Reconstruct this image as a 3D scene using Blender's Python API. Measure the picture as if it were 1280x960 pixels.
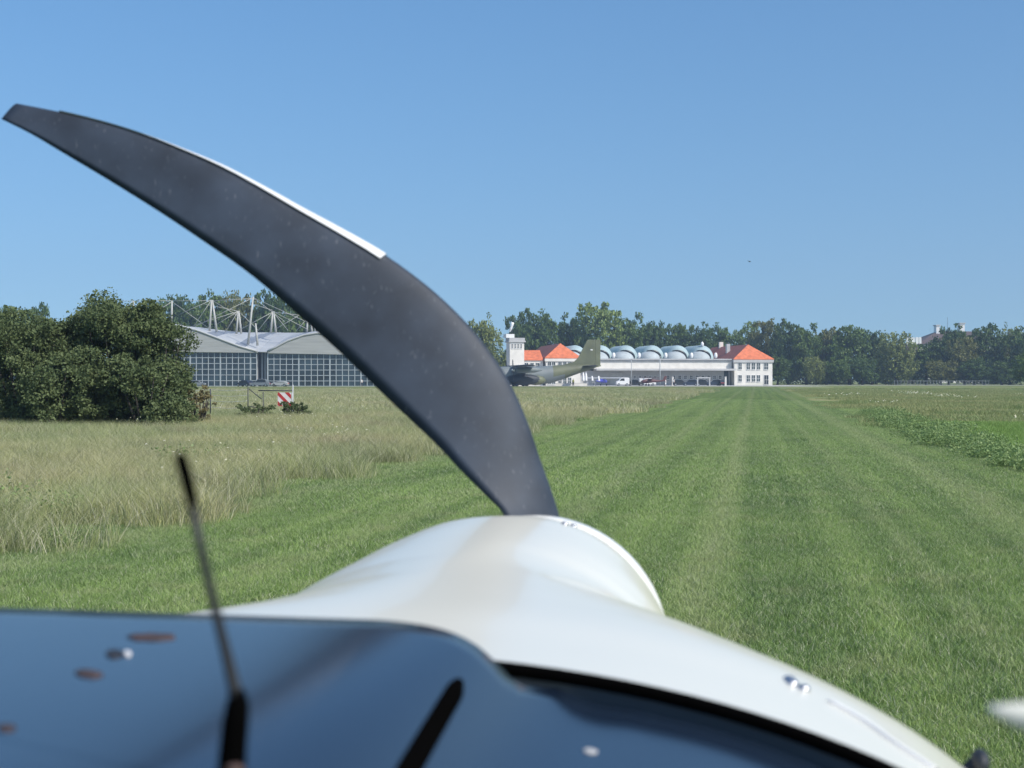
import bpy, math, random
import numpy as np
from mathutils import Vector, Matrix
R = math.radians
S = bpy.context.scene
for o in list(bpy.data.objects): bpy.data.objects.remove(o)
COL = S.collection
F = 48/36*1280; HOR = 474.0; EYE = 1.7

# ---------------------------------------------------------------- camera, light, exposure
cam = bpy.data.objects.new('camera', bpy.data.cameras.new('camera')); COL.objects.link(cam)
cam.data.lens = 48; cam.data.sensor_width = 36; cam.data.clip_end = 6000; cam.data.clip_start = 0.02
cam.location = (0, 0, EYE); cam.rotation_euler = (R(90) - math.atan((480-HOR)/F), 0, 0)
cam.data.dof.use_dof = True; cam.data.dof.focus_distance = 40; cam.data.dof.aperture_fstop = 12
S.camera = cam
SUN_EL = 43; SUN_AZ = 128          # azimuth clockwise from +Y (ahead): right and a little behind
W = bpy.data.worlds.new('World'); S.world = W; W.use_nodes = True
nt = W.node_tree; nt.nodes.clear()
sky = nt.nodes.new('ShaderNodeTexSky'); sky.sky_type = 'NISHITA'; sky.sun_disc = False
sky.sun_elevation = R(SUN_EL); sky.sun_rotation = R(SUN_AZ); sky.altitude = 300
sky.air_density = 1.08; sky.dust_density = 1.8; sky.ozone_density = 3.6
bg = nt.nodes.new('ShaderNodeBackground'); bg.inputs[1].default_value = 0.104
wo = nt.nodes.new('ShaderNodeOutputWorld')
tcw = nt.nodes.new('ShaderNodeTexCoord'); mpw = nt.nodes.new('ShaderNodeMapping'); mpw.inputs['Scale'].default_value = (1, 1, .62); mpw.inputs['Location'].default_value = (0, 0, .10)
nt.links.new(tcw.outputs['Generated'], mpw.inputs[0]); nt.links.new(mpw.outputs[0], sky.inputs[0])   # a clear, even late summer sky: gentler fall-off near the horizon
hsv = nt.nodes.new('ShaderNodeHueSaturation'); hsv.inputs['Saturation'].default_value = 1.22; nt.links.new(sky.outputs[0], hsv.inputs['Color'])
nt.links.new(hsv.outputs[0], bg.inputs[0]); nt.links.new(bg.outputs[0], wo.inputs[0])
sd = bpy.data.lights.new('sun', 'SUN'); sd.energy = 3.3; sd.angle = R(0.53); sd.color = (1.0, 0.95, 0.87)
sun = bpy.data.objects.new('sun', sd); COL.objects.link(sun)
sv = Vector((math.sin(R(SUN_AZ))*math.cos(R(SUN_EL)), math.cos(R(SUN_AZ))*math.cos(R(SUN_EL)), math.sin(R(SUN_EL))))
sun.rotation_euler = sv.to_track_quat('Z', 'Y').to_euler(); sun.location = (30, -30, 60)
S.view_settings.view_transform = 'Standard'; S.view_settings.look = 'None'
S.view_settings.gamma = 1; S.view_settings.use_curve_mapping = False
S.view_settings.exposure = 0.5
S.render.engine = 'CYCLES'; S.cycles.max_bounces = 6; S.cycles.volume_bounces = 0
S.cycles.transparent_max_bounces = 6
S.cycles.volume_step_rate = 10

# ---------------------------------------------------------------- helpers
def px2w(px, py, Y): return Vector(((px-640)/F*Y, Y, EYE + (HOR-py)/F*Y))
def zz(py, Y): return EYE + (HOR-py)/F*Y
def tag(o, label=None, cat=None, group=None, kind=None):
    if label: o['label'] = label
    if cat: o['category'] = cat
    if group: o['group'] = group
    if kind: o['kind'] = kind
    return o
def empty(name, loc, rz=0, label=None, cat=None, group=None):
    o = bpy.data.objects.new(name, None); COL.objects.link(o); o.location = loc; o.rotation_euler = (0, 0, rz)
    o.empty_display_size = 0.1
    return tag(o, label, cat, group)
def np_mesh(name, V, Fq, smooth=False):
    me = bpy.data.meshes.new(name); V = np.asarray(V, np.float32); Fq = np.asarray(Fq, np.int32)
    k = Fq.shape[1]; me.vertices.add(len(V)); me.vertices.foreach_set('co', V.ravel())
    me.loops.add(Fq.size); me.loops.foreach_set('vertex_index', Fq.ravel())
    me.polygons.add(len(Fq)); me.polygons.foreach_set('loop_start', np.arange(0, Fq.size, k, dtype=np.int32))
    me.polygons.foreach_set('loop_total', np.full(len(Fq), k, np.int32))
    if smooth: me.polygons.foreach_set('use_smooth', np.ones(len(Fq), bool))
    me.update(calc_edges=True); me.validate(); return me
def link(name, me, m=None, parent=None, bevel=0):
    o = bpy.data.objects.new(name, me); COL.objects.link(o)
    if m is not None and not me.materials: me.materials.append(m)
    if parent: o.parent = parent
    if bevel:
        b = o.modifiers.new('b', 'BEVEL'); b.width = bevel; b.segments = 2; b.limit_method = 'ANGLE'
    return o
class MB:
    def __init__(s): s.v = []; s.f = []; s.sm = []
    def add(s, vs, fs, smooth=False):
        n = len(s.v); s.v += [tuple(p) for p in vs]
        for f in fs: s.f.append([i+n for i in f]); s.sm.append(smooth)
    def box(s, x0, x1, y0, y1, z0, z1, M=None):
        vs = [Vector(p) for p in ((x0,y0,z0),(x1,y0,z0),(x1,y1,z0),(x0,y1,z0),(x0,y0,z1),(x1,y0,z1),(x1,y1,z1),(x0,y1,z1))]
        if M: vs = [M @ p for p in vs]
        s.add(vs, [(3,2,1,0),(4,5,6,7),(0,1,5,4),(1,2,6,5),(2,3,7,6),(3,0,4,7)]); return s
    def tube(s, pts, rad, n=8, cap=True):
        pts = [Vector(p) for p in pts]
        rs = rad if isinstance(rad, (list, tuple)) else [rad]*len(pts)
        rings = []
        for i, p in enumerate(pts):
            d = (pts[min(i+1, len(pts)-1)] - pts[max(i-1, 0)]).normalized()
            a = d.cross(Vector((0, 0, 1)) if abs(d.z) < .9 else Vector((1, 0, 0))).normalized(); b = d.cross(a)
            rings.append([p + (a*math.cos(2*math.pi*k/n) + b*math.sin(2*math.pi*k/n))*rs[i] for k in range(n)])
        s.loft(rings, cap=cap); return s
    def loft(s, rings, closed=True, cap=True, smooth=True):
        n = len(rings[0]); vs = [p for r in rings for p in r]; fs = []
        for i in range(len(rings)-1):
            for k in range(n if closed else n-1):
                k2 = (k+1) % n; fs.append((i*n+k, i*n+k2, (i+1)*n+k2, (i+1)*n+k))
        s.add(vs, fs, smooth)
        if cap and closed:
            s.add(rings[0], [tuple(range(n))[::-1]]); s.add(rings[-1], [tuple(range(n))])
        return s
    def prism(s, poly, y0, y1, M=None):          # poly in x,z, extruded along y
        n = len(poly); a = [Vector((p[0], y0, p[1])) for p in poly]; b = [Vector((p[0], y1, p[1])) for p in poly]
        vs = a+b
        if M: vs = [M @ p for p in vs]
        fs = [tuple(range(n)), tuple(range(2*n-1, n-1, -1))] + [(i, i+n, (i+1) % n+n, (i+1) % n) for i in range(n)]
        s.add(vs, fs); return s
    def ell(s, c, r, n=12, m=8, M=None):
        vs = []; fs = []
        for i in range(m+1):
            t = math.pi*i/m
            for k in range(n):
                a = 2*math.pi*k/n
                p = Vector((c[0]+r[0]*math.sin(t)*math.cos(a), c[1]+r[1]*math.sin(t)*math.sin(a), c[2]+r[2]*math.cos(t)))
                vs.append(M @ p if M else p)
        for i in range(m):
            for k in range(n): fs.append((i*n+k, (i+1)*n+k, (i+1)*n+(k+1) % n, i*n+(k+1) % n))
        s.add(vs, fs, True); return s
    def build(s, name, m=None, parent=None, bevel=0, fix=True):
        me = bpy.data.meshes.new(name); me.from_pydata(s.v, [], s.f)
        me.polygons.foreach_set('use_smooth', s.sm); me.update()
        if fix:
            import bmesh
            b = bmesh.new(); b.from_mesh(me); bmesh.ops.remove_doubles(b, verts=b.verts, dist=1e-5)
            bmesh.ops.recalc_face_normals(b, faces=b.faces); b.to_mesh(me); b.free()
        return link(name, me, m, parent, bevel)
def copy_tree(o, parent=None):
    c = o.copy(); COL.objects.link(c); c.parent = parent
    for ch in list(o.children): copy_tree(ch, c)
    return c

# ---------------------------------------------------------------- materials
def mat(name, col, rough=.6, var=.12, scale=3., metal=0., bump=0., coat=0., spec=.5, transl=0., stretch=None, col2=None, world=False):
    m = bpy.data.materials.new(name); m.use_nodes = True; n = m.node_tree; L = n.links
    b = n.nodes['Principled BSDF']; b.inputs['Roughness'].default_value = rough; b.inputs['Metallic'].default_value = metal
    b.inputs['Specular IOR Level'].default_value = spec; b.inputs['Coat Weight'].default_value = coat
    b.inputs['Coat Roughness'].default_value = .06
    if world:
        g = n.nodes.new('ShaderNodeNewGeometry'); src = g.outputs['Position']
    else:
        t = n.nodes.new('ShaderNodeTexCoord'); src = t.outputs['Object']
    if stretch:
        mp = n.nodes.new('ShaderNodeMapping'); mp.inputs['Scale'].default_value = stretch; L.new(src, mp.inputs[0]); src = mp.outputs[0]
    nz = n.nodes.new('ShaderNodeTexNoise'); nz.inputs['Scale'].default_value = scale; nz.inputs['Detail'].default_value = 6
    L.new(src, nz.inputs['Vector'])
    r = n.nodes.new('ShaderNodeValToRGB'); r.color_ramp.elements[0].position = .3; r.color_ramp.elements[1].position = .7
    c1 = [max(0, c*(1-var)) for c in col]; c2 = [min(1, c*(1+var)) for c in (col2 or col)]
    r.color_ramp.elements[0].color = (*c1, 1); r.color_ramp.elements[1].color = (*c2, 1)
    L.new(nz.outputs['Fac'], r.inputs[0]); L.new(r.outputs[0], b.inputs['Base Color'])
    if bump:
        bp = n.nodes.new('ShaderNodeBump'); bp.inputs['Strength'].default_value = bump; bp.inputs['Distance'].default_value = .05
        L.new(nz.outputs['Fac'], bp.inputs['Height']); L.new(bp.outputs[0], b.inputs['Normal'])
    if transl:
        tr = n.nodes.new('ShaderNodeBsdfTranslucent'); L.new(r.outputs[0], tr.inputs[0])
        mx = n.nodes.new('ShaderNodeMixShader'); mx.inputs[0].default_value = transl
        L.new(b.outputs[0], mx.inputs[1]); L.new(tr.outputs[0], mx.inputs[2]); L.new(mx.outputs[0], n.nodes['Material Output'].inputs[0])
    return m
M = {}
M['cowl'] = mat('white_gelcoat', (.73,.71,.605), .24, .02, 2, coat=.24)
M['spinner'] = mat('spinner_paint', (.74,.73,.67), .25, .02, 3, coat=.5)
M['blade'] = mat('charcoal_blade', (.026,.036,.053), .60, .35, 14, spec=.4, stretch=(1,1,1))
M['edge'] = mat('edge_metal', (.66,.66,.65), .4, .05, 20)
M['shield'] = mat('glossy_black_shield', (.012,.022,.040), .16, .12, 3, spec=1.0)
M['rubber'] = mat('black_rubber', (.002,.002,.002), .9, .1, 20, spec=.0)
M['slate'] = mat('slate_blocker', (.040,.060,.078), .5, .1, 5)
M['glue'] = mat('brown_glue', (.060,.036,.030), .7, .5, 60)
M['glue_dark'] = mat('dark_residue', (.02,.018,.02), .6, .5, 60)
M['steel'] = mat('steel', (.55,.55,.56), .3, .15, 40, metal=1)
M['plastic'] = mat('black_plastic', (.009,.009,.010), .5, .2, 30)
M['tyre'] = mat('tyre', (.02,.02,.02), .8)
M['wall'] = mat('white_render', (.70,.67,.61), .85, .10, .6)
M['wallgrey'] = mat('grey_render_and_shade', (.42,.42,.42), .85, .10, .5)
M['cornice'] = mat('cornice', (.45,.45,.44), .8, .1, 1)
M['tile'] = mat('orange_tiles', (.60,.165,.070), .8, .22, 1.2)
M['tile_shade'] = mat('shaded_red_tiles', (.25,.075,.05), .8, .25, 1.2)  # darker copy of the tiles for slopes turned from the sun
M['zinc'] = mat('pale_zinc', (.34,.44,.45), .65, .12, .6)
M['zinc2'] = mat('grey_zinc', (.38,.42,.43), .7, .12, .6)
M['dark'] = mat('dark_opening', (.015,.02,.025), .3, .3, 1)
M['win'] = mat('window_glass', (.06,.075,.08), .1, .3, .7)
M['frame'] = mat('white_frame', (.7,.7,.68), .5)
M['hglass'] = mat('hangar_glass', (.022,.036,.045), .12, .8, .22, spec=.7)
M['mull'] = mat('grey_mullion', (.36,.40,.42), .5, .08, 2)
M['fascia'] = mat('grey_fascia', (.34,.345,.33), .7, .14, .35, stretch=(.4,1,6))
M['roofm'] = mat('silver_roof', (.42,.43,.43), .45, .1, .3)
M['roofd'] = mat('roof_dark_strip', (.20,.22,.25), .5, .1, .3)
M['mast'] = mat('mast_white', (.40,.40,.37), .5, .05, 2)
M['olive'] = mat('olive_paint', (.115,.125,.07), .6, .25, .35)
M['milgrey'] = mat('grey_camouflage', (.16,.185,.19), .55, .15, .3)
M['mildark'] = mat('dark_camouflage_shade', (.018,.023,.030), .6, .2, .3)  # dark paint, also used as painted shade on the transport plane
M['bark'] = mat('bark', (.045,.040,.032), .9, .3, 8)
M['conc'] = mat('concrete', (.42,.41,.38), .9, .15, .2)
M['red'] = mat('sign_red', (.50,.045,.045), .5, .15, 8)
M['signw'] = mat('sign_white', (.75,.73,.70), .5, .08, 8)
M['galv'] = mat('galvanised', (.36,.38,.38), .5, .15, 10)
M['dullrail'] = mat('dull_railing', (.17,.19,.18), .6, .15, 10)
M['post'] = mat('dark_post', (.05,.055,.06), .6, .2, 10)
M['white'] = mat('white_paint', (.75,.75,.74), .4, .05, 3)
M['blue'] = mat('blue_paint', (.06,.07,.40), .4, .08, 3)
M['carblack'] = mat('black_car_paint', (.02,.022,.026), .25, .1, 3, coat=.5)
M['carblue'] = mat('navy_car_paint', (.025,.035,.06), .25, .1, 3, coat=.5)
M['cargrey'] = mat('grey_car_paint', (.15,.17,.19), .3, .1, 3, coat=.5)
M['cloth_y'] = mat('yellow_vest', (.75,.72,.05), .8, .1, 5)
M['cloth_w'] = mat('white_shirt', (.7,.7,.68), .8, .1, 5)
M['cloth_d'] = mat('dark_trousers', (.03,.035,.05), .8, .1, 5)
M['skin'] = mat('skin', (.5,.3,.22), .6, .05, 5)
M['hair'] = mat('hair', (.04,.03,.02), .7, .05, 5)
M['brownroof'] = mat('brown_roof', (.085,.055,.045), .8, .2, .5)
M['rust'] = mat('dark_red_paint', (.09,.03,.03), .5, .2, 3)
GREENS = {
 'oak': ((0.054,0.096,0.030), (0.093,0.152,0.048)), 'deep': ((0.040,0.077,0.030), (0.068,0.118,0.042)),
 'pale': ((0.116,0.176,0.068), (0.171,0.240,0.090)), 'willow': ((0.109,0.147,0.060), (0.178,0.216,0.090)),
 'autumn': ((0.093,0.120,0.042), (0.186,0.168,0.060)), 'bush': ((0.056,0.093,0.027), (0.116,0.160,0.045)), 'dry': ((0.155,0.128,0.068), (0.310,0.272,0.120)),
 'thicket': ((0.043,0.072,0.027), (0.078,0.120,0.045))}
GREENS['bush'] = ((.074,.108,.046), (.150,.185,.080)); GREENS['thicket'] = ((.05,.075,.03), (.08,.11,.045))
GREENS['autumn'] = ((.085,.115,.045), (.135,.140,.060))
for k_ in ('oak', 'deep', 'pale', 'willow', 'autumn'): GREENS[k_] = tuple((c[0]*1.42, c[1]*1.32, c[2]*.92) for c in GREENS[k_])
for k, (a, b) in GREENS.items(): M['leaf_'+k] = mat('leaf_'+k, a, .55, .05, .55 if k != 'bush' else 1.3, col2=b, transl=.25, spec=.3 if k != 'bush' else .12)

def chips(m):
    n = m.node_tree; b = n.nodes['Principled BSDF']; src = b.inputs['Base Color'].links[0].from_socket
    t = n.nodes.new('ShaderNodeTexCoord'); z = n.nodes.new('ShaderNodeTexNoise'); z.inputs['Scale'].default_value = 240; z.inputs['Detail'].default_value = 3
    mp = n.nodes.new('ShaderNodeMapping'); mp.inputs['Rotation'].default_value = (0, R(-50), 0); mp.inputs['Scale'].default_value = (1, 1, .22); n.links.new(t.outputs['Object'], mp.inputs[0]); n.links.new(mp.outputs[0], z.inputs['Vector'])
    r = n.nodes.new('ShaderNodeValToRGB'); r.color_ramp.elements[0].position = .635; r.color_ramp.elements[0].color = (0,0,0,1); r.color_ramp.elements[1].position = .80; r.color_ramp.elements[1].color = (.55,.55,.55,1)
    n.links.new(z.outputs['Fac'], r.inputs[0]); x = n.nodes.new('ShaderNodeMix'); x.data_type = 'RGBA'; n.links.new(r.outputs[0], x.inputs[0]); n.links.new(src, x.inputs[6]); x.inputs[7].default_value = (.16,.17,.19,1)
    n.links.new(x.outputs[2], b.inputs['Base Color'])
chips(M['blade'])
# ---------------------------------------------------------------- grass colours shared by the ground and the blades
TH = R(10.15); ST = math.tan(TH)
LEFT, RIGHT = -7.45, 4.35
def ramp(n, src, stops, interp='LINEAR'):
    r = n.nodes.new('ShaderNodeValToRGB'); cr = r.color_ramp; cr.interpolation = interp
    while len(cr.elements) < len(stops): cr.elements.new(.5)
    for e, (p, c) in zip(cr.elements, stops):
        e.position = p; e.color = (*c, 1) if len(c) == 3 else c
    n.links.new(src, r.inputs[0]); return r.outputs[0]
def noise(n, vec, scale, detail=5, dist=0, rough=.55):
    z = n.nodes.new('ShaderNodeTexNoise'); z.inputs['Scale'].default_value = scale; z.inputs['Detail'].default_value = detail
    z.inputs['Distortion'].default_value = dist; z.inputs['Roughness'].default_value = rough; n.links.new(vec, z.inputs['Vector']); return z.outputs['Fac']
def mix(n, fac, a, b, mode='MIX'):
    x = n.nodes.new('ShaderNodeMix'); x.data_type = 'RGBA'; x.blend_type = mode
    if isinstance(fac, (int, float)): x.inputs[0].default_value = fac
    else: n.links.new(fac, x.inputs[0])
    for s_, v in ((6, a), (7, b)):
        if isinstance(v, tuple): x.inputs[s_].default_value = (*v, 1)
        else: n.links.new(v, x.inputs[s_])
    return x.outputs[2]
def mth(n, op, a, b=None, clamp=False):
    x = n.nodes.new('ShaderNodeMath'); x.operation = op; x.use_clamp = clamp
    for i, v in enumerate((a, b)):
        if v is None: continue
        if isinstance(v, (int, float)): x.inputs[i].default_value = v
        else: n.links.new(v, x.inputs[i])
    return x.outputs[0]
def coords(n):
    g = n.nodes.new('ShaderNodeNewGeometry'); sp = n.nodes.new('ShaderNodeSeparateXYZ'); n.links.new(g.outputs['Position'], sp.inputs[0])
    s = mth(n, 'SUBTRACT', sp.outputs[0], mth(n, 'MULTIPLY', sp.outputs[1], ST))
    cb = n.nodes.new('ShaderNodeCombineXYZ'); n.links.new(s, cb.inputs[0]); n.links.new(sp.outputs[1], cb.inputs[1])
    return g.outputs['Position'], s, sp.outputs[1], cb.outputs[0]
def strip_colour(n, pos, s, y, sy, k=1.0):
    base = ramp(n, noise(n, pos, .35, 6), [(.30, (.060*k,.098*k,.030*k)), (.55, (.086*k,.130*k,.037*k)), (.75, (.118*k,.158*k,.052*k))])
    mp = n.nodes.new('ShaderNodeMapping'); mp.inputs['Scale'].default_value = (1.1, .012, 1); n.links.new(sy, mp.inputs[0])
    st = noise(n, mp.outputs[0], 1.6, 3)
    c = mix(n, ramp(n, st, [(.40, (0,0,0)), (.62, (.55,.55,.55))]), base, (.150*k,.200*k,.060*k))
    c = mix(n, ramp(n, noise(n, pos, 1.6, 5), [(.54, (0,0,0)), (.75, (.55,.55,.55))]), c, (.17*k,.17*k,.085*k))
    wob = mth(n, 'MULTIPLY', mth(n, 'SUBTRACT', noise(n, pos, .25, 3), .5), .5)      # worn wheel tracks and strip borders
    for s0, w0, k0 in ((-.45, .28, .55), (-2.3, .30, .45), (3.1, .55, .5), (-6.7, .5, .45), (1.5, .2, .3), (-4.3, .3, .25)):
        d = mth(n, 'ABSOLUTE', mth(n, 'ADD', mth(n, 'SUBTRACT', s, s0), wob))
        f = mth(n, 'MULTIPLY', mth(n, 'SUBTRACT', 1.0, mth(n, 'DIVIDE', d, w0), True), mth(n, 'MULTIPLY', noise(n, pos, 1.1, 4), k0*2.1), True)
        c = mix(n, f, c, (.165*k,.185*k,.085*k))
    return c
def meadow_colour(n, pos, k=1.0):
    c = ramp(n, noise(n, pos, .12, 7, .4), [(.34, (.108*k,.146*k,.048*k)), (.5, (.180*k,.190*k,.076*k)), (.66, (.26*k,.235*k,.115*k))])
    return mix(n, ramp(n, noise(n, pos, 1.1, 5), [(.45, (0,0,0)), (.7, (.6,.6,.6))]), c, (.120*k,.135*k,.055*k))
def ground_mat():
    m = bpy.data.materials.new('ground'); m.use_nodes = True; n = m.node_tree; b = n.nodes['Principled BSDF']
    b.inputs['Roughness'].default_value = .9; b.inputs['Specular IOR Level'].default_value = .1
    pos, s, y, sy = coords(n)
    strip = strip_colour(n, pos, s, y, sy, 1.15)
    mp = n.nodes.new('ShaderNodeMapping'); mp.inputs['Scale'].default_value = (.25, 1.0, 1); n.links.new(pos, mp.inputs[0])
    left = mix(n, ramp(n, noise(n, mp.outputs[0], .09, 7), [(.42, (0,0,0)), (.6, (1,1,1))]), meadow_colour(n, pos), (.15,.185,.055))
    right = mix(n, ramp(n, noise(n, mp.outputs[0], .07, 7), [(.40, (0,0,0)), (.6, (1,1,1))]), (.14,.20,.065), (.26,.265,.115))
    fl = ramp(n, noise(n, pos, 2.2, 2), [(.70, (0,0,0)), (.74, (.8,.8,.8))])
    right = mix(n, fl, right, (.45,.45,.33))
    j = mth(n, 'MULTIPLY', mth(n, 'SUBTRACT', noise(n, pos, .5, 5), .5), 1.6)
    sj = mth(n, 'ADD', s, j)
    mr = mth(n, 'ADD', mth(n, 'MULTIPLY', mth(n, 'SUBTRACT', sj, RIGHT), 1.6), .5, True)
    ml = mth(n, 'ADD', mth(n, 'MULTIPLY', mth(n, 'SUBTRACT', LEFT, sj), 1.6), .5, True)
    c = mix(n, mr, strip, right); c = mix(n, ml, c, left)
    # far end of the strip fades into rougher, yellower field
    mf = ramp(n, mth(n, 'DIVIDE', mth(n, 'ADD', y, mth(n, 'MULTIPLY', j, 20)), 400), [(.62, (0,0,0)), (.80, (.65,.65,.65))])
    c = mix(n, mf, c, (.17,.19,.065))
    n.links.new(c, b.inputs['Base Color'])
    bp = n.nodes.new('ShaderNodeBump'); bp.inputs['Strength'].default_value = .7; bp.inputs['Distance'].default_value = .12
    n.links.new(noise(n, pos, 9, 6, 0, .7), bp.inputs['Height']); n.links.new(bp.outputs[0], b.inputs['Normal'])
    return m
def blade_mat(name, kind):
    m = bpy.data.materials.new(name); m.use_nodes = True; n = m.node_tree; b = n.nodes['Principled BSDF']
    b.inputs['Roughness'].default_value = .5; b.inputs['Specular IOR Level'].default_value = .35
    pos, s, y, sy = coords(n)
    g = n.nodes.new('ShaderNodeNewGeometry'); rnd = g.outputs['Random Per Island']
    if kind == 'strip':
        c = strip_colour(n, pos, s, y, sy, 2.35)
        c = mix(n, ramp(n, rnd, [(.0, (.0,.0,.0)), (.78, (.35,.35,.35)), (.90, (1,1,1))], 'CONSTANT'), c, (.46,.48,.32))
    elif kind == 'meadow':
        c = meadow_colour(n, pos, 2.05)
        c = mix(n, ramp(n, noise(n, pos, .45, 4), [(.52, (0,0,0)), (.66, (.75,.75,.75))]), c, (.17,.21,.085))
        c = mix(n, ramp(n, noise(n, pos, .30, 4, 1), [(.55, (0,0,0)), (.68, (.6,.6,.6))]), c, (.34,.25,.16))
        c = mix(n, ramp(n, rnd, [(.0, (0,0,0)), (.55, (.4,.4,.4)), (.88, (1,1,1))], 'CONSTANT'), c, (.58,.55,.39))
    elif kind == 'weed':
        c = mix(n, rnd, (.15,.24,.075), (.27,.36,.13))
    elif kind == 'green':
        c = mix(n, rnd, (.17,.30,.060), (.27,.39,.10))
    elif kind == 'rightmeadow':
        c = mix(n, ramp(n, noise(n, pos, .15, 5), [(.35, (0,0,0)), (.65, (1,1,1))]), (.19,.27,.085), (.36,.36,.16))
        c = mix(n, ramp(n, rnd, [(.0, (0,0,0)), (.7, (.6,.6,.6))], 'CONSTANT'), c, (.28,.26,.12))
    elif kind == 'flower':
        c = mix(n, rnd, (.75,.74,.62), (.62,.60,.40))
    n.links.new(c, b.inputs['Base Color'])
    tr = n.nodes.new('ShaderNodeBsdfTranslucent'); n.links.new(c, tr.inputs[0])
    mx = n.nodes.new('ShaderNodeMixShader'); mx.inputs[0].default_value = .3
    n.links.new(b.outputs[0], mx.inputs[1]); n.links.new(tr.outputs[0], mx.inputs[2]); n.links.new(mx.outputs[0], n.nodes['Material Output'].inputs[0])
    return m

# ---------------------------------------------------------------- ground
gr = MB(); gr.box(-2500, 2500, -60, 4500, -1.0, 0)
tag(gr.build('ground', ground_mat()), kind='structure')
ap = MB(); ap.box(-115, 75, 322.5, 372, -.5, .02)
tag(ap.build('apron', M['conc']), kind='structure')

# ---------------------------------------------------------------- grass (stuff)
def patch(seed, n, rad, h, w, lean, m, hs=.35, flowers=0):
    r = np.random.RandomState(seed)
    a = r.rand(n)*2*np.pi; q = np.sqrt(r.rand(n))*rad; x = q*np.cos(a); y = q*np.sin(a)
    hh = h*(1-hs+2*hs*r.rand(n)); ww = w*(.6+.8*r.rand(n)); th = r.rand(n)*2*np.pi
    ld = r.rand(n)*2*np.pi; ln = lean*hh*(.2+r.rand(n))
    tx, ty = np.cos(th)*ww/2, np.sin(th)*ww/2; lx, ly = np.cos(ld)*ln, np.sin(ld)*ln
    P = np.zeros((n, 5, 3))
    P[:,0] = np.stack([x-tx, y-ty, 0*x], 1); P[:,1] = np.stack([x+tx, y+ty, 0*x], 1)
    P[:,2] = np.stack([x+tx*.8+lx*.35, y+ty*.8+ly*.35, hh*.6], 1); P[:,3] = np.stack([x-tx*.8+lx*.35, y-ty*.8+ly*.35, hh*.6], 1)
    P[:,4] = np.stack([x+lx, y+ly, hh], 1)
    V = P.reshape(-1, 3); i = np.arange(n)*5
    tri = np.concatenate([np.stack([i, i+1, i+2], 1), np.stack([i, i+2, i+3], 1), np.stack([i+3, i+2, i+4], 1)])
    me = np_mesh('grass_patch', V, tri); me.materials.append(m); return bpy.data.objects.new('grass_patch', me)
def scatter(name, label, cat, pts, smin, smax, srcs, seed=1):
    r = np.random.RandomState(seed); N = len(pts)
    me = bpy.data.meshes.new(name); me.vertices.add(N); P = np.zeros((N, 3), np.float32); P[:, :2] = pts; me.vertices.foreach_set('co', P.ravel())
    for nm, val, ty in (('rot', r.rand(N)*6.283, 'FLOAT'), ('sc', smin+(smax-smin)*r.rand(N), 'FLOAT'), ('var', r.randint(0, len(srcs), N), 'INT')):
        at = me.attributes.new(nm, ty, 'POINT'); at.data.foreach_set('value', val.astype(np.float32 if ty == 'FLOAT' else np.int32))
    o = bpy.data.objects.new(name, me); COL.objects.link(o); me.materials.append(srcs[0].data.materials[0])
    ng = bpy.data.node_groups.new(name, 'GeometryNodeTree')
    ng.interface.new_socket('Geometry', in_out='INPUT', socket_type='NodeSocketGeometry'); ng.interface.new_socket('Geometry', in_out='OUTPUT', socket_type='NodeSocketGeometry')
    gi = ng.nodes.new('NodeGroupInput'); go = ng.nodes.new('NodeGroupOutput'); jn = ng.nodes.new('GeometryNodeJoinGeometry'); L = ng.links
    def attr(nm, ty):
        a = ng.nodes.new('GeometryNodeInputNamedAttribute'); a.data_type = ty; a.inputs['Name'].default_value = nm; return a.outputs[0]
    cx = ng.nodes.new('ShaderNodeCombineXYZ'); L.new(attr('rot', 'FLOAT'), cx.inputs[2]); sc = attr('sc', 'FLOAT'); va = attr('var', 'INT')
    for k, so in enumerate(srcs):
        ip = ng.nodes.new('GeometryNodeInstanceOnPoints'); oi = ng.nodes.new('GeometryNodeObjectInfo'); oi.inputs['Object'].default_value = so
        cmp = ng.nodes.new('FunctionNodeCompare'); cmp.data_type = 'INT'; cmp.operation = 'EQUAL'; L.new(va, cmp.inputs[2]); cmp.inputs[3].default_value = k
        L.new(gi.outputs[0], ip.inputs['Points']); L.new(oi.outputs['Geometry'], ip.inputs['Instance']); L.new(cx.outputs[0], ip.inputs['Rotation'])
        L.new(sc, ip.inputs['Scale']); L.new(cmp.outputs[0], ip.inputs['Selection']); L.new(ip.outputs[0], jn.inputs[0])
    L.new(jn.outputs[0], go.inputs[0]); md = o.modifiers.new('scatter', 'NODES'); md.node_group = ng
    return tag(o, label, cat, kind='stuff')
def field(seed, y0, y1, dens, cond, xl=-.46, xr=.46):
    r = np.random.RandomState(seed); A = (xr-xl)*(y1*y1-y0*y0)/2; N = int(A*dens)
    y = np.sqrt(y0*y0+(y1*y1-y0*y0)*r.rand(N)); x = (xl+(xr-xl)*r.rand(N))*y
    s = x-ST*y; k = cond(s, x, y, r); return np.stack([x, y], 1)[k]
wav = lambda y: .5*np.sin(y*.9)+.35*np.sin(y*2.3+1)+.2*np.sin(y*5.1)
bs, bm, bw, bgr, brm, bf = [blade_mat('blade_'+k, k) for k in ('strip', 'meadow', 'weed', 'green', 'rightmeadow', 'flower')]
instrip = lambda s, x, y, r: (s > LEFT-.3+wav(y)*.5) & (s < RIGHT+.6)
scatter('mown_grass', 'short green mown grass of the runway strip right in front of the aircraft', 'grass',
        field(1, 4.5, 19, 7, instrip), .8, 1.3, [patch(10+k, 1500, .42, .036, .0032, 1.1, bs, .5) for k in range(3)], 1)
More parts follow.
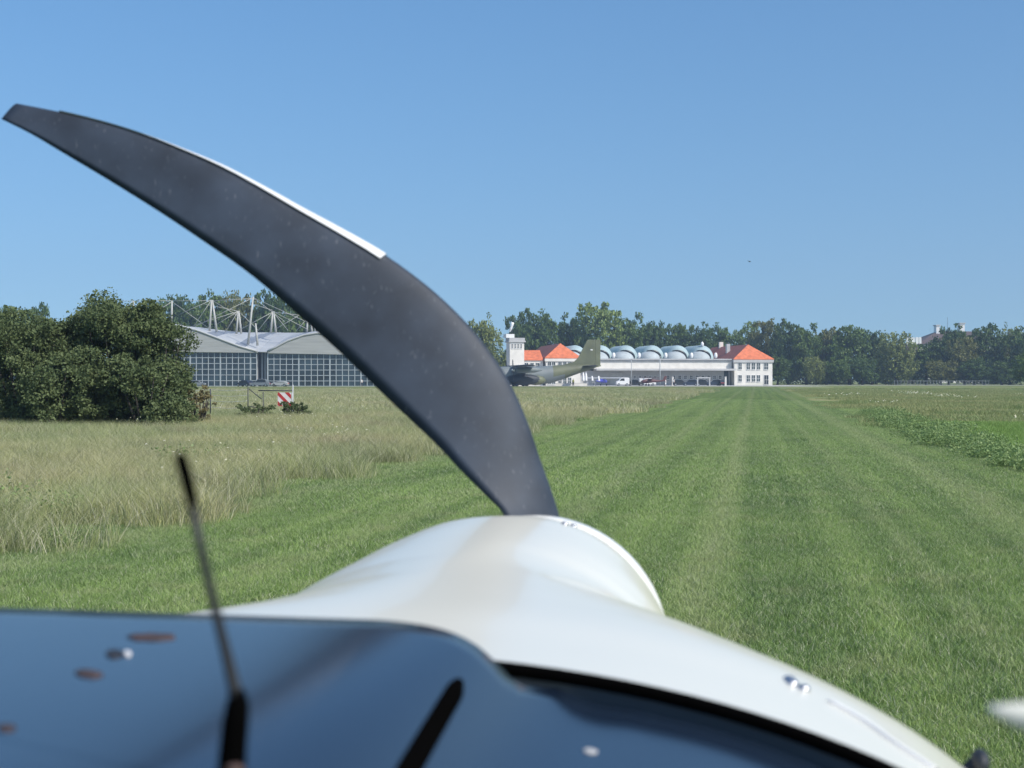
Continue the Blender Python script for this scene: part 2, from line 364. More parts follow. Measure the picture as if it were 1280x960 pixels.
scatter('mown_grass', 'short mown grass of the runway strip in the middle distance', 'grass',
        field(2, 18, 120, 1.5, lambda s, x, y, r: instrip(s, x, y, r) & (r.rand(len(s)) < np.clip((118-y)/75, 0, 1))), .8, 1.25, [patch(20+k, 3000, 1.1, .045, .006, 1.1, bs, .5) for k in range(3)], 2)
inmead = lambda s, x, y, r: s < LEFT+.3+wav(y)*.5-.9*r.rand(len(s))**1.5-.6*np.maximum(0, np.sin(y*1.7+2))
scatter('tall_grass', 'tall straw coloured meadow grass left of the mown strip', 'meadow',
        np.concatenate([field(3, 11, 34, 2.6, inmead), field(4, 34, 66, 1.2, inmead)]), .7, 1.25,
        [patch(30+k, 1000, .75, .23, .0048, 1.15, bm, .8) for k in range(3)], 3)
scatter('tall_grass', 'far pale meadow grass between the bushes and the glass hangar', 'meadow',
        field(5, 64, 240, .16, lambda s, x, y, r: inmead(s, x, y, r) & (r.rand(len(s)) < np.clip((240-y)/120, 0, 1))), .7, 1.3, [patch(40+k, 1100, 2.0, .24, .018, 1.0, bm, .6) for k in range(2)], 4)
def leaf_patch(seed, n, rad, h, leaf, m):
    r = np.random.RandomState(seed); C = np.stack([r.randn(26)*rad*.5, r.randn(26)*rad*.5, h*(.25+.6*r.rand(26))], 1)
    P = C[r.randint(0, 26, n)]+r.randn(n, 3)*np.array([rad*.16, rad*.16, h*.22]); P[:, 2] = np.abs(P[:, 2])+.01
    a = r.randn(n, 3)*.8+np.array([0, 0, .9]); a /= np.linalg.norm(a, axis=1)[:, None]; u = np.cross(a, r.randn(n, 3)); u /= np.linalg.norm(u, axis=1)[:, None]
    v = np.cross(a, u); q = (leaf*(.5+r.rand(n)))[:, None]; V = np.stack([P-u*q*.5, P+v*q*.28, P+u*q*.5, P-v*q*.28], 1).reshape(-1, 3)
    me = np_mesh('weed_patch', V, np.arange(n*4).reshape(-1, 4)); me.materials.append(m); return bpy.data.objects.new('weed_patch', me)
scatter('weeds', 'dark green leafy weeds along the right edge of the mown strip', 'weeds',
        field(6, 17, 66, 1.7, lambda s, x, y, r: (s > RIGHT+.3+wav(y)*.5) & (s < RIGHT+2.0+wav(y)*.6) & (r.rand(len(s)) < .85)), .4, 1.15,
        [leaf_patch(50+k, 900, .55, .26, .055, bw) for k in range(3)], 5)
scatter('weeds', 'leafy green weeds at the ragged foot of the tall grass on the left', 'weeds',
        field(16, 11, 60, .55, lambda s, x, y, r: (np.abs(s-LEFT+.3) < .8) & (np.sin(y*.8+x) > -.3)), .4, 1.0,
        [leaf_patch(55+k, 500, .5, .20, .045, bw) for k in range(2)], 15)
scatter('weeds', 'scattered dark weed clumps inside the left meadow', 'weeds',
        field(17, 13, 60, .035, inmead), .6, 1.3, [leaf_patch(58+k, 500, .5, .30, .045, bw) for k in range(2)], 17)
scatter('green_grass', 'bright green grass behind the weeds at the right edge of the photo', 'grass',
        field(7, 20, 50, 1.5, lambda s, x, y, r: (s > RIGHT+1.6+wav(y)*.5)), .7, 1.2, [patch(60+k, 1500, 1.0, .14, .008, 1.0, bgr, .5) for k in range(2)], 6)
scatter('meadow_grass', 'rough yellow green meadow grass on the right beyond the bright green grass', 'meadow',
        field(8, 47, 260, .16, lambda s, x, y, r: (s > RIGHT+.6+wav(y)+2*r.rand(len(s))) & (r.rand(len(s)) < np.clip((y-44)/9, 0, 1)*np.clip((260-y)/110, 0, .9))), .6, 1.3, [patch(70+k, 1100, 2.0, .14, .018, 1.1, brm, .6) for k in range(2)], 7)
def flowers_src(seed, n, rad, h, size):
    r = np.random.RandomState(seed); a = r.rand(n)*6.283; q = np.sqrt(r.rand(n))*rad
    c = np.stack([q*np.cos(a), q*np.sin(a), h*(.7+.5*r.rand(n))], 1); V = []; Fa = []
    for k in range(n):
        for t in range(6):
            th = t*math.pi/3; V.append(c[k]+np.array([math.cos(th)*size, math.sin(th)*size, r.randn()*size*.3]))
        V.append(c[k]+np.array([0, 0, size*.7])); b0 = k*7
        Fa += [(b0+t, b0+(t+1) % 6, b0+6) for t in range(6)]
    me = np_mesh('flower_patch', np.array(V), np.array(Fa)); me.materials.append(bf); return bpy.data.objects.new('flower_patch', me)
scatter('wild_flowers', 'pale wild flowers dotted over the meadow right of the mown strip', 'flowers',
        field(9, 38, 150, .02, lambda s, x, y, r: (s > RIGHT+1.5) & (r.rand(len(s)) < .35+.5*(np.sin(x*.5)*np.sin(y*.21) > .2))), .6, 1.3, [flowers_src(80, 14, 1.3, .34, .055)], 8)
scatter('wild_flowers', 'small white flower heads scattered in the tall grass on the left', 'flowers',
        field(10, 12, 110, .03, inmead), .6, 1.3, [flowers_src(81, 6, 1.2, .46, .022)], 9)

# ---------------------------------------------------------------- trees
def leaves(seed, lobes, per, leaf, clumps, sig=.16, droop=0):
    r = np.random.RandomState(seed); C = []; D = []
    vol = np.array([l[3]*l[4]*l[5] for l in lobes])**.67; cnt = np.maximum(1, (clumps*vol/vol.sum()).astype(int))
    for (cx, cy, cz, rx, ry, rz), k in zip(lobes, cnt):
        d = r.randn(k, 3); d /= np.linalg.norm(d, axis=1)[:, None]; q = (.62+.42*r.rand(k))[:, None]
        C.append(np.array([cx, cy, cz])+d*q*np.array([rx, ry, rz])); D.append(np.full(k, (rx+rz)/2))
    C = np.concatenate(C); D = np.concatenate(D); n = len(C)*per
    idx = np.repeat(np.arange(len(C)), per); g = np.clip(r.randn(n, 3), -1.7, 1.7)*(D[idx]*sig)[:, None]; g[:, 2] *= .65
    if droop: g[:, 2] -= np.abs(r.randn(n))*droop*D[idx]
    P = C[idx]+g; P[:, 2] = np.maximum(P[:, 2], .0)
    a = r.randn(n, 3); a /= np.linalg.norm(a, axis=1)[:, None]; u = np.cross(a, r.randn(n, 3)); u /= np.linalg.norm(u, axis=1)[:, None]
    v = np.cross(a, u); s = (leaf*(.6+.8*r.rand(n)))[:, None]
    V = np.stack([P-u*s*.5, P+v*s*.32, P+u*s*.5, P-v*s*.32], 1).reshape(-1, 3)
    return np_mesh('crown', V, np.arange(n*4).reshape(-1, 4))
def lobes_broad(seed, n=11, w=.5, base=.28, top=1.0, small=(.20,.32)):
    r = random.Random(seed); L = [(0, 0, (base+top)/2, w*.72, w*.72, (top-base)*.42)]
    for i in range(n):
        t = (i+.5)/n; z = base+(top-base)*(.12+.78*t); prof = math.sin(math.pi*min(1, max(0, (z-base)/(top-base)*.86+.10)))**.7
        a = i*2.4+r.random(); q = w*.66*prof*(.7+.5*r.random()); s = r.uniform(*small)
        L.append((q*math.cos(a), q*math.sin(a), min(z, top-s*.55), s, s, s*.75))
    return L
TREE = {}
def make_tree(kind, seed, leafm, lobes, clumps, per, leaf, trunk_top=.55, tr=.035, droop=0, sig=.16):
    me = leaves(seed, lobes, per, leaf, clumps, sig, droop); me.materials.append(M['leaf_'+leafm])
    t = MB(); r = random.Random(seed)
    t.tube([(0,0,-.01),(0,0,.08),(.01,.01,.3),(0,.01,trunk_top),(.0,0,.85)], [tr*1.4, tr, tr*.8, tr*.55, tr*.1], 8)
    for i in range(6):
        a = r.random()*6.28; z = .25+.08*i; l = .2+.12*r.random()
        t.tube([(0,0,z),(l*.5*math.cos(a),l*.5*math.sin(a),z+.08),(l*math.cos(a),l*math.sin(a),z+.22)], [tr*.45, tr*.3, tr*.08], 5)
    tm = t.build('trunk', M['bark']); tme = tm.data; bpy.data.objects.remove(tm)
    TREE[kind] = (me, tme)
for i in range(3): make_tree('oak%d' % i, 100+i, 'oak', lobes_broad(i+1, 13, .5, .16), 340, 26, .050)
for i in range(3): make_tree('deep%d' % i, 110+i, 'deep', lobes_broad(i+21, 12, .5, .12), 340, 26, .050)
for i in range(2): make_tree('pale%d' % i, 120+i, 'pale', lobes_broad(i+31, 15, .5, .2, 1, (.14,.24)), 300, 24, .042, sig=.14)
for i in range(2): make_tree('willow%d' % i, 130+i, 'willow', lobes_broad(i+41, 14, .5, .10, 1, (.16,.26)), 340, 26, .042, droop=.35)
for i in range(2): make_tree('autumn%d' % i, 140+i, 'autumn', lobes_broad(i+51, 12, .5, .14), 330, 26, .048)
def plant_tree(name, kind, px, top, wpx, Y, label, cat='tree', group=None, base=None, rz=None, wy=None):
    h = zz(top, Y); w = wpx/F*Y; me, tme = TREE[kind]
    o = empty(name, ((px-640)/F*Y, Y, 0), rz if rz is not None else (px*7.3) % 6.28, label, cat, group)
    for nm, m_ in (('trunk', tme), ('crown', me)):
        c = bpy.data.objects.new(nm, m_); COL.objects.link(c); c.parent = o; c.scale = (w, w, h*1.02)
    return o
WG = 'trees of the wood behind the airfield'
T = [
 ('oak_tree','oak0',12,386,52,300,'dark round tree top peeping over the near bushes at the far left edge'),
 ('oak_tree','deep1',42,389,44,320,'small dark tree top above the near bushes, second from left'),
 ('tree','deep0',222,374,60,400,'dark tree behind the left end of the glass hangar, beside the near bushes'),
 ('tree','oak1',262,374,62,405,'green tree behind the leftmost steel mast of the glass hangar'),
 ('tree','autumn0',296,371,56,408,'yellowish tree with pale top behind the middle masts of the glass hangar'),
 ('tree','deep2',336,368,52,402,'tall dark tree right of the highest hangar mast'),
 ('tree','oak2',374,378,58,410,'green tree behind the right hangar masts where the propeller blade crosses'),
 ('tree','deep0',420,384,66,415,'dark tree behind the hangar roof and mostly hidden by the propeller blade'),
 ('tree','oak0',478,392,70,420,'tree hidden behind the middle of the propeller blade, left one'),
 ('tree','deep1',535,396,66,420,'tree hidden behind the middle of the propeller blade, right one'),
 ('willow_tree','willow0',602,395,56,372,'pale hanging willow just right of the propeller blade, left of the control tower'),
 ('tree','deep1',650,396,42,440,'dark tree directly behind the control tower and the windsock'),
 ('tree','oak1',683,397,50,442,'dark green tree behind the left red roof'),
 ('tree','deep2',716,400,46,446,'dark tree between the left red roof and the tall pale tree'),
 ('tall_pale_tree','pale0',747,378,72,436,'tallest pale green tree, standing above the barrel roofs and the camouflaged tail fin'),
 ('tree','oak2',786,400,46,440,'green tree on the right shoulder of the tallest pale tree'),
 ('tree','deep0',818,405,44,444,'dark tree behind the third barrel roof from the right'),
 ('tree','oak0',845,407,44,446,'green tree behind the middle of the barrel roofs'),
 ('tree','deep2',872,410,38,440,'dark rounded tree behind the second barrel roof from the right'),
 ('tree','oak1',904,412,44,446,'green tree behind the chimney of the right red roof'),
 ('tree','pale1',934,404,42,450,'lighter tree rising straight behind the orange hip roof on the right'),
 ('tree','autumn1',958,405,44,436,'brownish green tree just right of the orange hip roof'),
 ('tree','deep1',985,407,40,425,'dark tree with a small pointed top right of the white pavilion'),
 ('tree','oak2',1008,412,40,420,'green tree right of the white pavilion, third from it'),
 ('tree','autumn0',1033,414,40,424,'yellowish tree in the middle of the right wood edge'),
 ('tree','oak0',1062,409,52,416,'broad bright-topped tree, highest of the wood between pavilion and willow'),
 ('tree','deep0',1090,416,38,420,'dark tree touching the left side of the big round willow'),
 ('willow_tree','willow1',1120,416,58,402,'big round grey green willow left of the distant palace roof'),
 ('tree','oak1',1158,432,40,412,'lower green tree under the white balustrade of the palace'),
 ('tree','deep2',1186,412,44,410,'dark tree in front of the palace roof ridge, below the left chimney'),
 ('tree','autumn1',1206,424,40,400,'pale brownish tree below the right palace chimney'),
 ('tree','deep1',1230,412,48,404,'dark broad tree right of the palace chimneys'),
 ('tree','willow0',1263,406,48,408,'yellow green tree top near the right edge of the photo'),
 ('tree','deep0',1290,410,56,392,'dark tree cut by the right edge of the photo'),
 ('tree','deep2',1330,408,60,400,'dark tree just outside the right edge of the photo'),
 ('young_tree','oak1',1284,446,40,300,'nearer low green tree at the right edge of the field'),
 ('bush','deep0',972,446,34,405,'dark bush at the right wall of the white pavilion'),
 ('bush','willow1',1020,446,34,398,'grey green bush before the wood right of the pavilion'),
 ('bush','oak2',1048,450,30,397,'rounded green bush before the broad bright-topped tree'),
 ('bush','deep1',1078,450,34,399,'dark bush left of the foot of the big round willow'),
 ('bush','autumn0',1176,452,40,396,'yellowish bush right of the foot of the big round willow'),
 ('bush','deep2',1218,450,44,394,'dark bush behind the grey railing on the right'),
 ('bush','oak0',1252,452,40,392,'green bush at the right end of the grey railing'),
 ('tree','oak1',-30,380,70,320,'dark tree outside the left edge of the photo'),
]
for t in T: plant_tree(*t[:6], t[6], 'bush' if t[0] == 'bush' else 'tree', WG)
lob = []
rr = random.Random(5)
for i in range(150):
    px = 560+i*5.4; lob.append(((px-640)/F*455, 455+rr.uniform(-4, 8), rr.uniform(2, 8), rr.uniform(2.5, 4), 3, rr.uniform(2.5, 4)))
for i in range(70):
    px = -80+i*9; lob.append(((px-640)/F*430, 430+rr.uniform(-4, 8), rr.uniform(2, 9), rr.uniform(3, 4.5), 3, rr.uniform(3, 5)))
me = leaves(77, lob, 30, 1.1, 2600, .3); me.materials.append(M['leaf_thicket'])
tag(link('undergrowth', me), 'dark continuous undergrowth between the trunks of the wood behind the airfield', 'undergrowth', kind='stuff')

# near bushes on the left
def near_bush(px, top, wpx, Y, seed, label, leafm='bush', n=26000, leaf=.10, name='bush', dry=False, group='big bushes in the meadow on the left'):
    h = zz(top, Y); w = wpx/F*Y; r = random.Random(seed); L = []
    for i in range(24):
        a = r.random()*6.28; t = r.random(); z = h*(.10+.78*t); q = w*.5*(.35+.6*r.random())*math.sqrt(max(.15, 1-((z/h-.42)/.62)**2)); s = w*r.uniform(.14, .24)
        L.append((q*math.cos(a), q*math.sin(a)*.8, min(z, h-s*.8), s, s, s*.85))
    o = empty(name, ((px-640)/F*Y, Y, 0), 0, label, 'bush', group)
    per = 55; me = leaves(seed, L, per, leaf, n//per, .24); me.materials.append(M['leaf_'+leafm]); link('crown', me, None, o)
    t = MB()
    for i in range(7):
        a = i*.9; q = w*.3
        t.tube([(q*.2*math.cos(a), q*.2*math.sin(a), -.05), (q*.6*math.cos(a), q*.6*math.sin(a), h*.35), (q*math.cos(a), q*math.sin(a), h*.75)], [.06, .04, .01], 6)
    t.build('trunk', M['bark'], o); return o
near_bush(-40, 386, 140, 49, 201, 'dark bush cut by the left edge of the photo')
near_bush(30, 388, 130, 47, 202, 'large dark green bush at the left, lower than its right neighbour')
near_bush(96, 371, 140, 49, 203, 'highest big bush of the left group', n=40000)
near_bush(62, 391, 110, 48.5, 211, 'dark bush filling the dip left of the highest bush')
near_bush(150, 372, 124, 47.5, 204, 'big bush right of the highest one, olive green', n=30000)
near_bush(196, 374, 104, 48, 205, 'rightmost big bush, in front of the left end of the glass hangar', n=30000)
near_bush(70, 440, 110, 45.5, 206, 'low front bush under the highest one')
near_bush(180, 446, 100, 45.5, 207, 'low front bush under the rightmost big one')
near_bush(250, 482, 38, 48, 208, 'small brown dried shrub beside the first fence post', 'dry', 3500, .07, 'dry_shrub', group='small shrubs by the field fence')
near_bush(368, 501, 42, 55, 209, 'low dark green shrub at the foot of the striped red and white board', 'bush', 4000, .08, 'shrub', group='small shrubs by the field fence')
near_bush(318, 504, 46, 56, 210, 'low grey green shrub at the foot of the broken fence gate', 'bush', 3000, .08, 'shrub', group='small shrubs by the field fence')

# ---------------------------------------------------------------- field fence and striped board
fe = empty('field_fence', ((312-640)/F*57, 57, 0), 0, 'thin grey wire fence with slanting broken rail in the left meadow', 'fence')
def lx(px, Y=57): return (px-312)/F*Y
b = MB(); b.tube([(lx(310), 0, 0), (lx(310), 0, zz(484, 57))], .022); b.build('post', M['post'], fe)
b = MB(); b.tube([(lx(366), 0, 0), (lx(366), 0, zz(481, 57))], .03); b.build('post', M['galv'], fe)
b = MB(); b.tube([(lx(263), 0, 0), (lx(263), 0, zz(486, 57))], .03); b.build('post', M['post'], fe)
b = MB(); b.tube([(lx(329), 0, 0), (lx(329), 0, zz(490, 57))], .02); b.build('post', M['post'], fe)
b = MB(); b.tube([(lx(323), 0, zz(488.2, 57)), (lx(366), 0, zz(488.2, 57))], .022); b.build('rail', M['post'], fe)
b = MB(); b.tube([(lx(311), .03, zz(486, 57)), (lx(327), .03, zz(499, 57))], .02); b.build('brace', M['post'], fe)
b = MB(); b.tube([(lx(311), .03, zz(508, 57)), (lx(326), .03, zz(510, 57))], .02); b.build('brace', M['post'], fe)
b = MB()
for yy in (487, 494, 501, 509): b.tube([(lx(225), 0, zz(yy, 57)), (lx(245), 0, zz(yy+1.2, 57)), (lx(263), 0, zz(yy, 57)), (lx(287), 0, zz(yy+1.5, 57)), (lx(310), 0, zz(yy, 57))], .007, 5)
b.build('wire', M['galv'], fe)
sg = empty('striped_board', ((355.5-640)/F*56.7, 56.7, 0), R(-6), 'square board with red and white diagonal stripes on the field fence', 'sign')
hw = 8.5/F*57; z0, z1 = zz(507.5, 57), zz(490.5, 57)
b = MB(); b.box(-hw, hw, 0, .02, z0, z1); b.build('board', M['signw'], sg)
b = MB(); zc = (z0+z1)/2; hh = (z1-z0)/2
def clip(poly):
    def cl(P, ax, lim, sgn):
        out = []
        for i in range(len(P)):
            a, c = P[i], P[(i+1) % len(P)]; ia = sgn*(a[ax]-lim) <= 0; ic = sgn*(c[ax]-lim) <= 0
            if ia: out.append(a)
            if ia != ic:
                t = (lim-a[ax])/(c[ax]-a[ax]); out.append(tuple(a[k]+t*(c[k]-a[k]) for k in (0, 1)))
        return out
    for ax, lim, sgn in ((0, hw, 1), (0, -hw, -1), (1, zc+hh, 1), (1, zc-hh, -1)):
        poly = cl(poly, ax, lim, sgn)
        if not poly: return []
    return poly
for k in (-1.15, -.25, .65):
    d = k*2*hh*.80; wd = hh*.62
    p = clip([(-2*hw, zc+2*hw+d), (2*hw, zc-2*hw+d), (2*hw, zc-2*hw+d+wd), (-2*hw, zc+2*hw+d+wd)])
    if p: b.prism(p, -.004, .001)
b.build('stripes', M['red'], sg)
b = MB(); b.tube([(hw+.03, .04, 0), (hw+.03, .04, z1)], .02); b.build('post', M['galv'], sg)

# ---------------------------------------------------------------- glass hangar
HY = 322.; hx0 = (228-640)/F*HY
hg = empty('glass_hangar', (hx0, HY, 0), 0, 'large glass fronted hangar with grey fascia and cable stayed roof behind the bushes', 'hangar')
def HX(px): return (px-228)/F*HY
def HZ(py): return zz(py, HY)
def glasswall(pa, pb, y0l, y1, rows, step):
    b = MB(); b.box(HX(pa), HX(pb), .3, .5, 0, HZ(y1)); w = b.build('glass_wall', M['hglass'], hg)
    b = MB(); n = int(round((pb-pa)/step)); zt = HZ(y1)
    for i in range(n+1):
        x = HX(pa)+(HX(pb)-HX(pa))*i/n; t = .16 if i % 5 else .30
        b.box(x-t/2, x+t/2, .08, .28, 0, zt)
    for j in range(rows+1):
        z = zt*j/rows; t = .15 if 0 < j < rows else .28; b.box(HX(pa)-.1, HX(pb)+.1, .12, .262, max(0, z-t/2), z+t/2)
    b.build('mullions', M['mull'], w)
glasswall(200, 320.5, 483, 440, 6, 7.7); glasswall(334.5, 560, 483, 442, 6, 7.7)
b = MB(); b.box(HX(320.5)+.1, HX(334.5)-.2, 3.0, 3.3, 0, HZ(440.5)); rc = b.build('recess_wall', M['dark'], hg)
b = MB()
for px in (324, 328): b.box(HX(px), HX(px)+.35, 2.7, 3, 0, HZ(440))
b.build('recess_column', M['mull'], hg)
b = MB(); b.box(HX(200), HX(320.5), .55, 44, 0, HZ(441.5)); b.box(HX(334.5), HX(560), .55, 44, 0, HZ(443.5)); b.box(HX(321), HX(334), 3.4, 44, 0, HZ(443)); b.build('body', M['wallgrey'], hg)
# fascias (thick prisms) with their curved top edges
L1 = [(200, 439.6), (322, 441), (322, 439), (300, 433), (275, 423.5), (250, 414), (229, 408), (200, 402)]
L2 = [(334.5, 441.5), (470, 444), (450, 440), (425, 427), (405, 417), (396, 416.5), (380, 419), (360, 426), (345, 434), (334.5, 439.5)]
L3 = [(468, 444), (560, 446), (545, 416), (530, 417), (505, 425), (480, 437)]
for P_ in (L1, L2, L3):
    b = MB(); b.prism([(HX(a), HZ(c)) for a, c in P_], -.6, .05); f_ = b.build('fascia', M['fascia'], hg)
    top = [p for p in P_[2:]] if P_ is not L1 else P_[2:]
    b = MB(); b.tube([(HX(a), -.6, HZ(c)) for a, c in top], .28, 6); b.build('edge_trim', M['roofm'], f_)
# shell roofs rising to the back, with light and dark strips
def roof_shell(front, backl, backr, backy, depth, name):
    n = 28; b1 = MB(); b2 = MB()
    def fr(t):
        x = front[0][0]+(front[-1][0]-front[0][0])*t
        for (a, c), (d, e) in zip(front, front[1:]):
            if a <= x <= d: return x, c+(e-c)*(x-a)/(d-a)
        return front[-1]
    rings = []
    for i in range(n+1):
        px, py = fr(i/n); bx = backl+(backr-backl)*i/n
        f = Vector((HX(px), 0, HZ(py)-.05)); d = Vector(((bx-640)/F*(HY+depth)-hx0, depth, zz(backy, HY+depth)))
        row = []
        for j in range(11):
            t = j/10; p = f.lerp(d, t); p.z += math.sin(t*math.pi)*.5; row.append(p)
        rings.append(row)
    m_ = MB(); m_.loft(rings, closed=False, smooth=False); o = m_.build(name, M['roofm'], hg); o.data.materials.append(M['roofd'])
    for i, p in enumerate(o.data.polygons): pass
    so = o.modifiers.new('s', 'SOLIDIFY'); so.thickness = .15
    for p in o.data.polygons: p.material_index = 1 if int((p.center.x-HX(front[0][0]))/2.4) % 3 == 2 else 0
roof_shell([(229, 408), (250, 414), (275, 423.5), (300, 433), (322, 439)], 275, 352, 415.5, 46, 'roof_shell')
roof_shell([(322, 439), (334.5, 439.5)], 352, 372, 415.8, 46, 'roof_shell')
roof_shell([(334.5, 439.5), (345, 434), (360, 426), (380, 419), (396, 416.5)], 372, 400, 415.8, 46, 'roof_shell')
def PH(px, py, dy): return Vector(((px-640)/F*(HY+dy)-hx0, dy, zz(py, HY+dy)))
masts = [(262, 414, 264.5, 375, 10), (271, 415, 265.5, 375, 10), (295.5, 417, 298, 388.5, 22), (301.5, 417, 298.5, 388.5, 22), (310, 431, 316.5, 371, 4), (322, 432, 319.5, 404, 4),
         (338.5, 416, 341, 389, 20), (345, 416, 342, 389, 20), (383.5, 416, 384.5, 400, 24), (390, 416, 389, 404, 26), (394, 416, 393, 404, 26), (214.5, 408, 215, 376, 8), (166, 400, 167, 376, 16)]
for a, c, d, e, dy in masts:
    b = MB(); b.tube([PH(a, c, dy), PH(d, e, dy)], [.30, .20], 8); b.build('mast', M['mast'], hg)
cables = [((264.5,375),(224,393)), ((264.5,375),(242,408)), ((264.5,375),(301,397)), ((316.5,372),(244,408)), ((316.5,372),(356,402)), ((298,389),(270,406)), ((298,389),(236,409)), ((298,389),(281,416)), ((298,389),(322,412)),
          ((341,390),(300,412)), ((341,390),(322,414)), ((341,390),(360,413)), ((341,390),(375,394)), ((374,394),(345,411)), ((384,398),(370,414)), ((215,377),(262,411)), ((215,377),(180,400)), ((167,376),(150,392)),
          ((298,389),(255,380)), ((341,388),(316,380)), ((264,376),(316,373)), ((215,376),(264,376)), ((120,376.5),(215,376)), ((316.5,372),(400,410)), ((341,389),(385,412))]
for (a, c), (d, e) in cables:
    b = MB(); b.tube([PH(a, c, 12), PH(d, e, 12)], .065, 6); b.build('cable', M['mast'], hg)

# ---------------------------------------------------------------- museum group (long hall, pavilions, tower)
AL = R(7); F0 = Vector(((918-640)/F*372, 372, 0)); ca, sa = math.cos(AL), math.sin(AL)
def fs(px):
    X = (px-640)/F; s = (F0.x-F0.y*X)/(sa*X-ca); return s, F0.y+s*sa
def fz(px, py): return zz(py, fs(px)[1])
def bldg(name, px, label, cat, dy=0):
    s, t = fs(px); o = empty(name, (F0.x+s*ca-dy*sa, F0.y+s*sa+dy*ca, 0), AL, label, cat); o['s0'] = s; return o
def lxx(o, px): return fs(px)[0]-o['s0']
def hip(mb_front, o, x0, x1, ze, zr, depth, inset, ridge_end, mroof_f, mroof_s, ov=.35):
    a0, a1 = x0-ov, x1+ov; xm = (x0+x1)/2; y0 = -ov; A = (a0, y0, ze); B = (a1, y0, ze); C = (a1, depth+ov, ze); D = (a0, depth+ov, ze)
    E = (xm, inset, zr); G = (xm, ridge_end, zr); lo = lambda p: (p[0], p[1], p[2]-.22)
    r = MB(); r.add([A, B, C, D, E, G, lo(A), lo(B), lo(C), lo(D)], [(0,1,4), (1,2,5,4), (2,3,5), (3,0,4,5), (0,6,7,1), (1,7,8,2), (2,8,9,3), (3,9,6,0), (6,9,8,7)])
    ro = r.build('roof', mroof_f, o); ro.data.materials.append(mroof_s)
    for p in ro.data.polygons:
        if p.normal.x < -.3: p.material_index = 1  # left slopes get the shaded tile colour, shade is painted in
    return ro
def windows(o, xs, z0, z1, w, y=-.02, m='win', sub=True):
    for x in xs:
        b = MB(); b.box(x-w/2, x+w/2, y-.05, y+.05, z0, z1); wd = b.build('window', M[m], o)
        b = MB(); t = .09
        b.box(x-w/2-t, x-w/2, y-.09, y+.04, z0-t, z1+t); b.box(x+w/2, x+w/2+t, y-.09, y+.04, z0-t, z1+t)
        b.box(x-w/2, x+w/2, y-.09, y+.04, z1, z1+t); b.box(x-w/2-t, x+w/2+t, y-.14, y+.04, z0-t-.05, z0); b.box(x-.03, x+.03, y-.085, y-.052, z0, z1)
        b.box(x-w/2, x-.03, y-.083, y-.052, (z0+z1)/2-.03, (z0+z1)/2+.03); b.box(x+.03, x+w/2, y-.083, y-.052, (z0+z1)/2-.03, (z0+z1)/2+.03)
        b.build('frame', M['frame'], wd)
# right pavilion
o = bldg('white_pavilion', 918, 'white two storey pavilion with orange hip roof at the right end of the long hall', 'building'); pr = o
x0, x1 = 0, lxx(o, 965.5); ze = fz(940, 448.5); zr = fz(940, 430)
b = MB(); b.box(x0, x1, 0, 46, 0, ze-.3); b.build('wall', M['wall'], o)
b = MB(); b.box(x0-.3, x1+.3, -.3, 46.3, ze-1.0, ze-.25); b.build('cornice', M['cornice'], o)
rf = hip(None, o, x0, x1, ze, zr, 46, 5, 42, M['tile'], M['tile_shade'])
b = MB(); b.box((x0+x1)/2-3.2, (x0+x1)/2-2.2, 15, 16.2, ze+1.2, zr+.4); b.build('chimney', M['cornice'], rf)
b = MB(); b.box((x0+x1)/2-.6, (x0+x1)/2+.6, 32, 33, zr-.5, zr+1.4); b.build('chimney', M['wall'], rf)
ws = [lxx(o, p) for p in (925, 935.3, 941.7, 948)]
windows(o, ws, fz(940, 461.8), fz(940, 453.8), .95); windows(o, ws, fz(940, 477), fz(940, 469), .95)
windows(o, [lxx(o, 957.6)], fz(957, 461.8), fz(957, 454), 1.15); windows(o, [lxx(o, 957.8)], .3, fz(957, 469), 1.2, m='dark')
# left pavilion
o = bldg('red_roofed_pavilion', 682.5, 'white pavilion with orange hip roof partly hidden behind the camouflaged transport plane', 'building')
x0, x1 = 0, lxx(o, 725.5); ze = fz(704, 447); zr = fz(704, 428.5)
b = MB(); b.box(x0, x1, 0, 46, 0, ze-.3); b.build('wall', M['wall'], o)
b = MB(); b.box(x0-.3, x1+.3, -.3, 46.3, ze-1.0, ze-.25); b.build('cornice', M['wall'], o)
hip(None, o, x0, x1, ze, zr, 46, 5, 42, M['tile'], M['tile_shade'])
ws = [lxx(o, p) for p in (687, 692, 700, 706, 712)]
windows(o, ws, fz(700, 461), fz(700, 452.5), .9); windows(o, ws, fz(700, 480), fz(700, 472), .9)
# low wing left of it
o = bldg('low_wing', 654, 'low white wing with sloping orange roof between the control tower and the left pavilion', 'building', 1.5)
x0, x1 = 0, lxx(o, 682.0)-.45; ze = fz(665, 449.5); zr = fz(665, 437)
b = MB(); b.box(x0, x1, 0, 12, 0, ze-.2); b.build('wall', M['wall'], o)
b = MB(); e_ = .3
b.add([(x0-e_, -e_, ze), (x1, -e_, ze), (x1, 6, zr), (x0-e_, 6, zr), (x0-e_, 12+e_, ze), (x1, 12+e_, ze), (x0-e_, -e_, ze-.2), (x1, -e_, ze-.2), (x0-e_, 12+e_, ze-.2), (x1, 12+e_, ze-.2)],
      [(0,1,2,3), (3,2,5,4), (0,3,4,8,6), (1,7,9,5,2), (0,6,7,1), (4,5,9,8), (6,8,9,7)]); b.build('roof', M['tile'], o)
windows(o, [lxx(o, p) for p in (659, 666, 673)], fz(665, 460.5), fz(665, 453.5), .9)
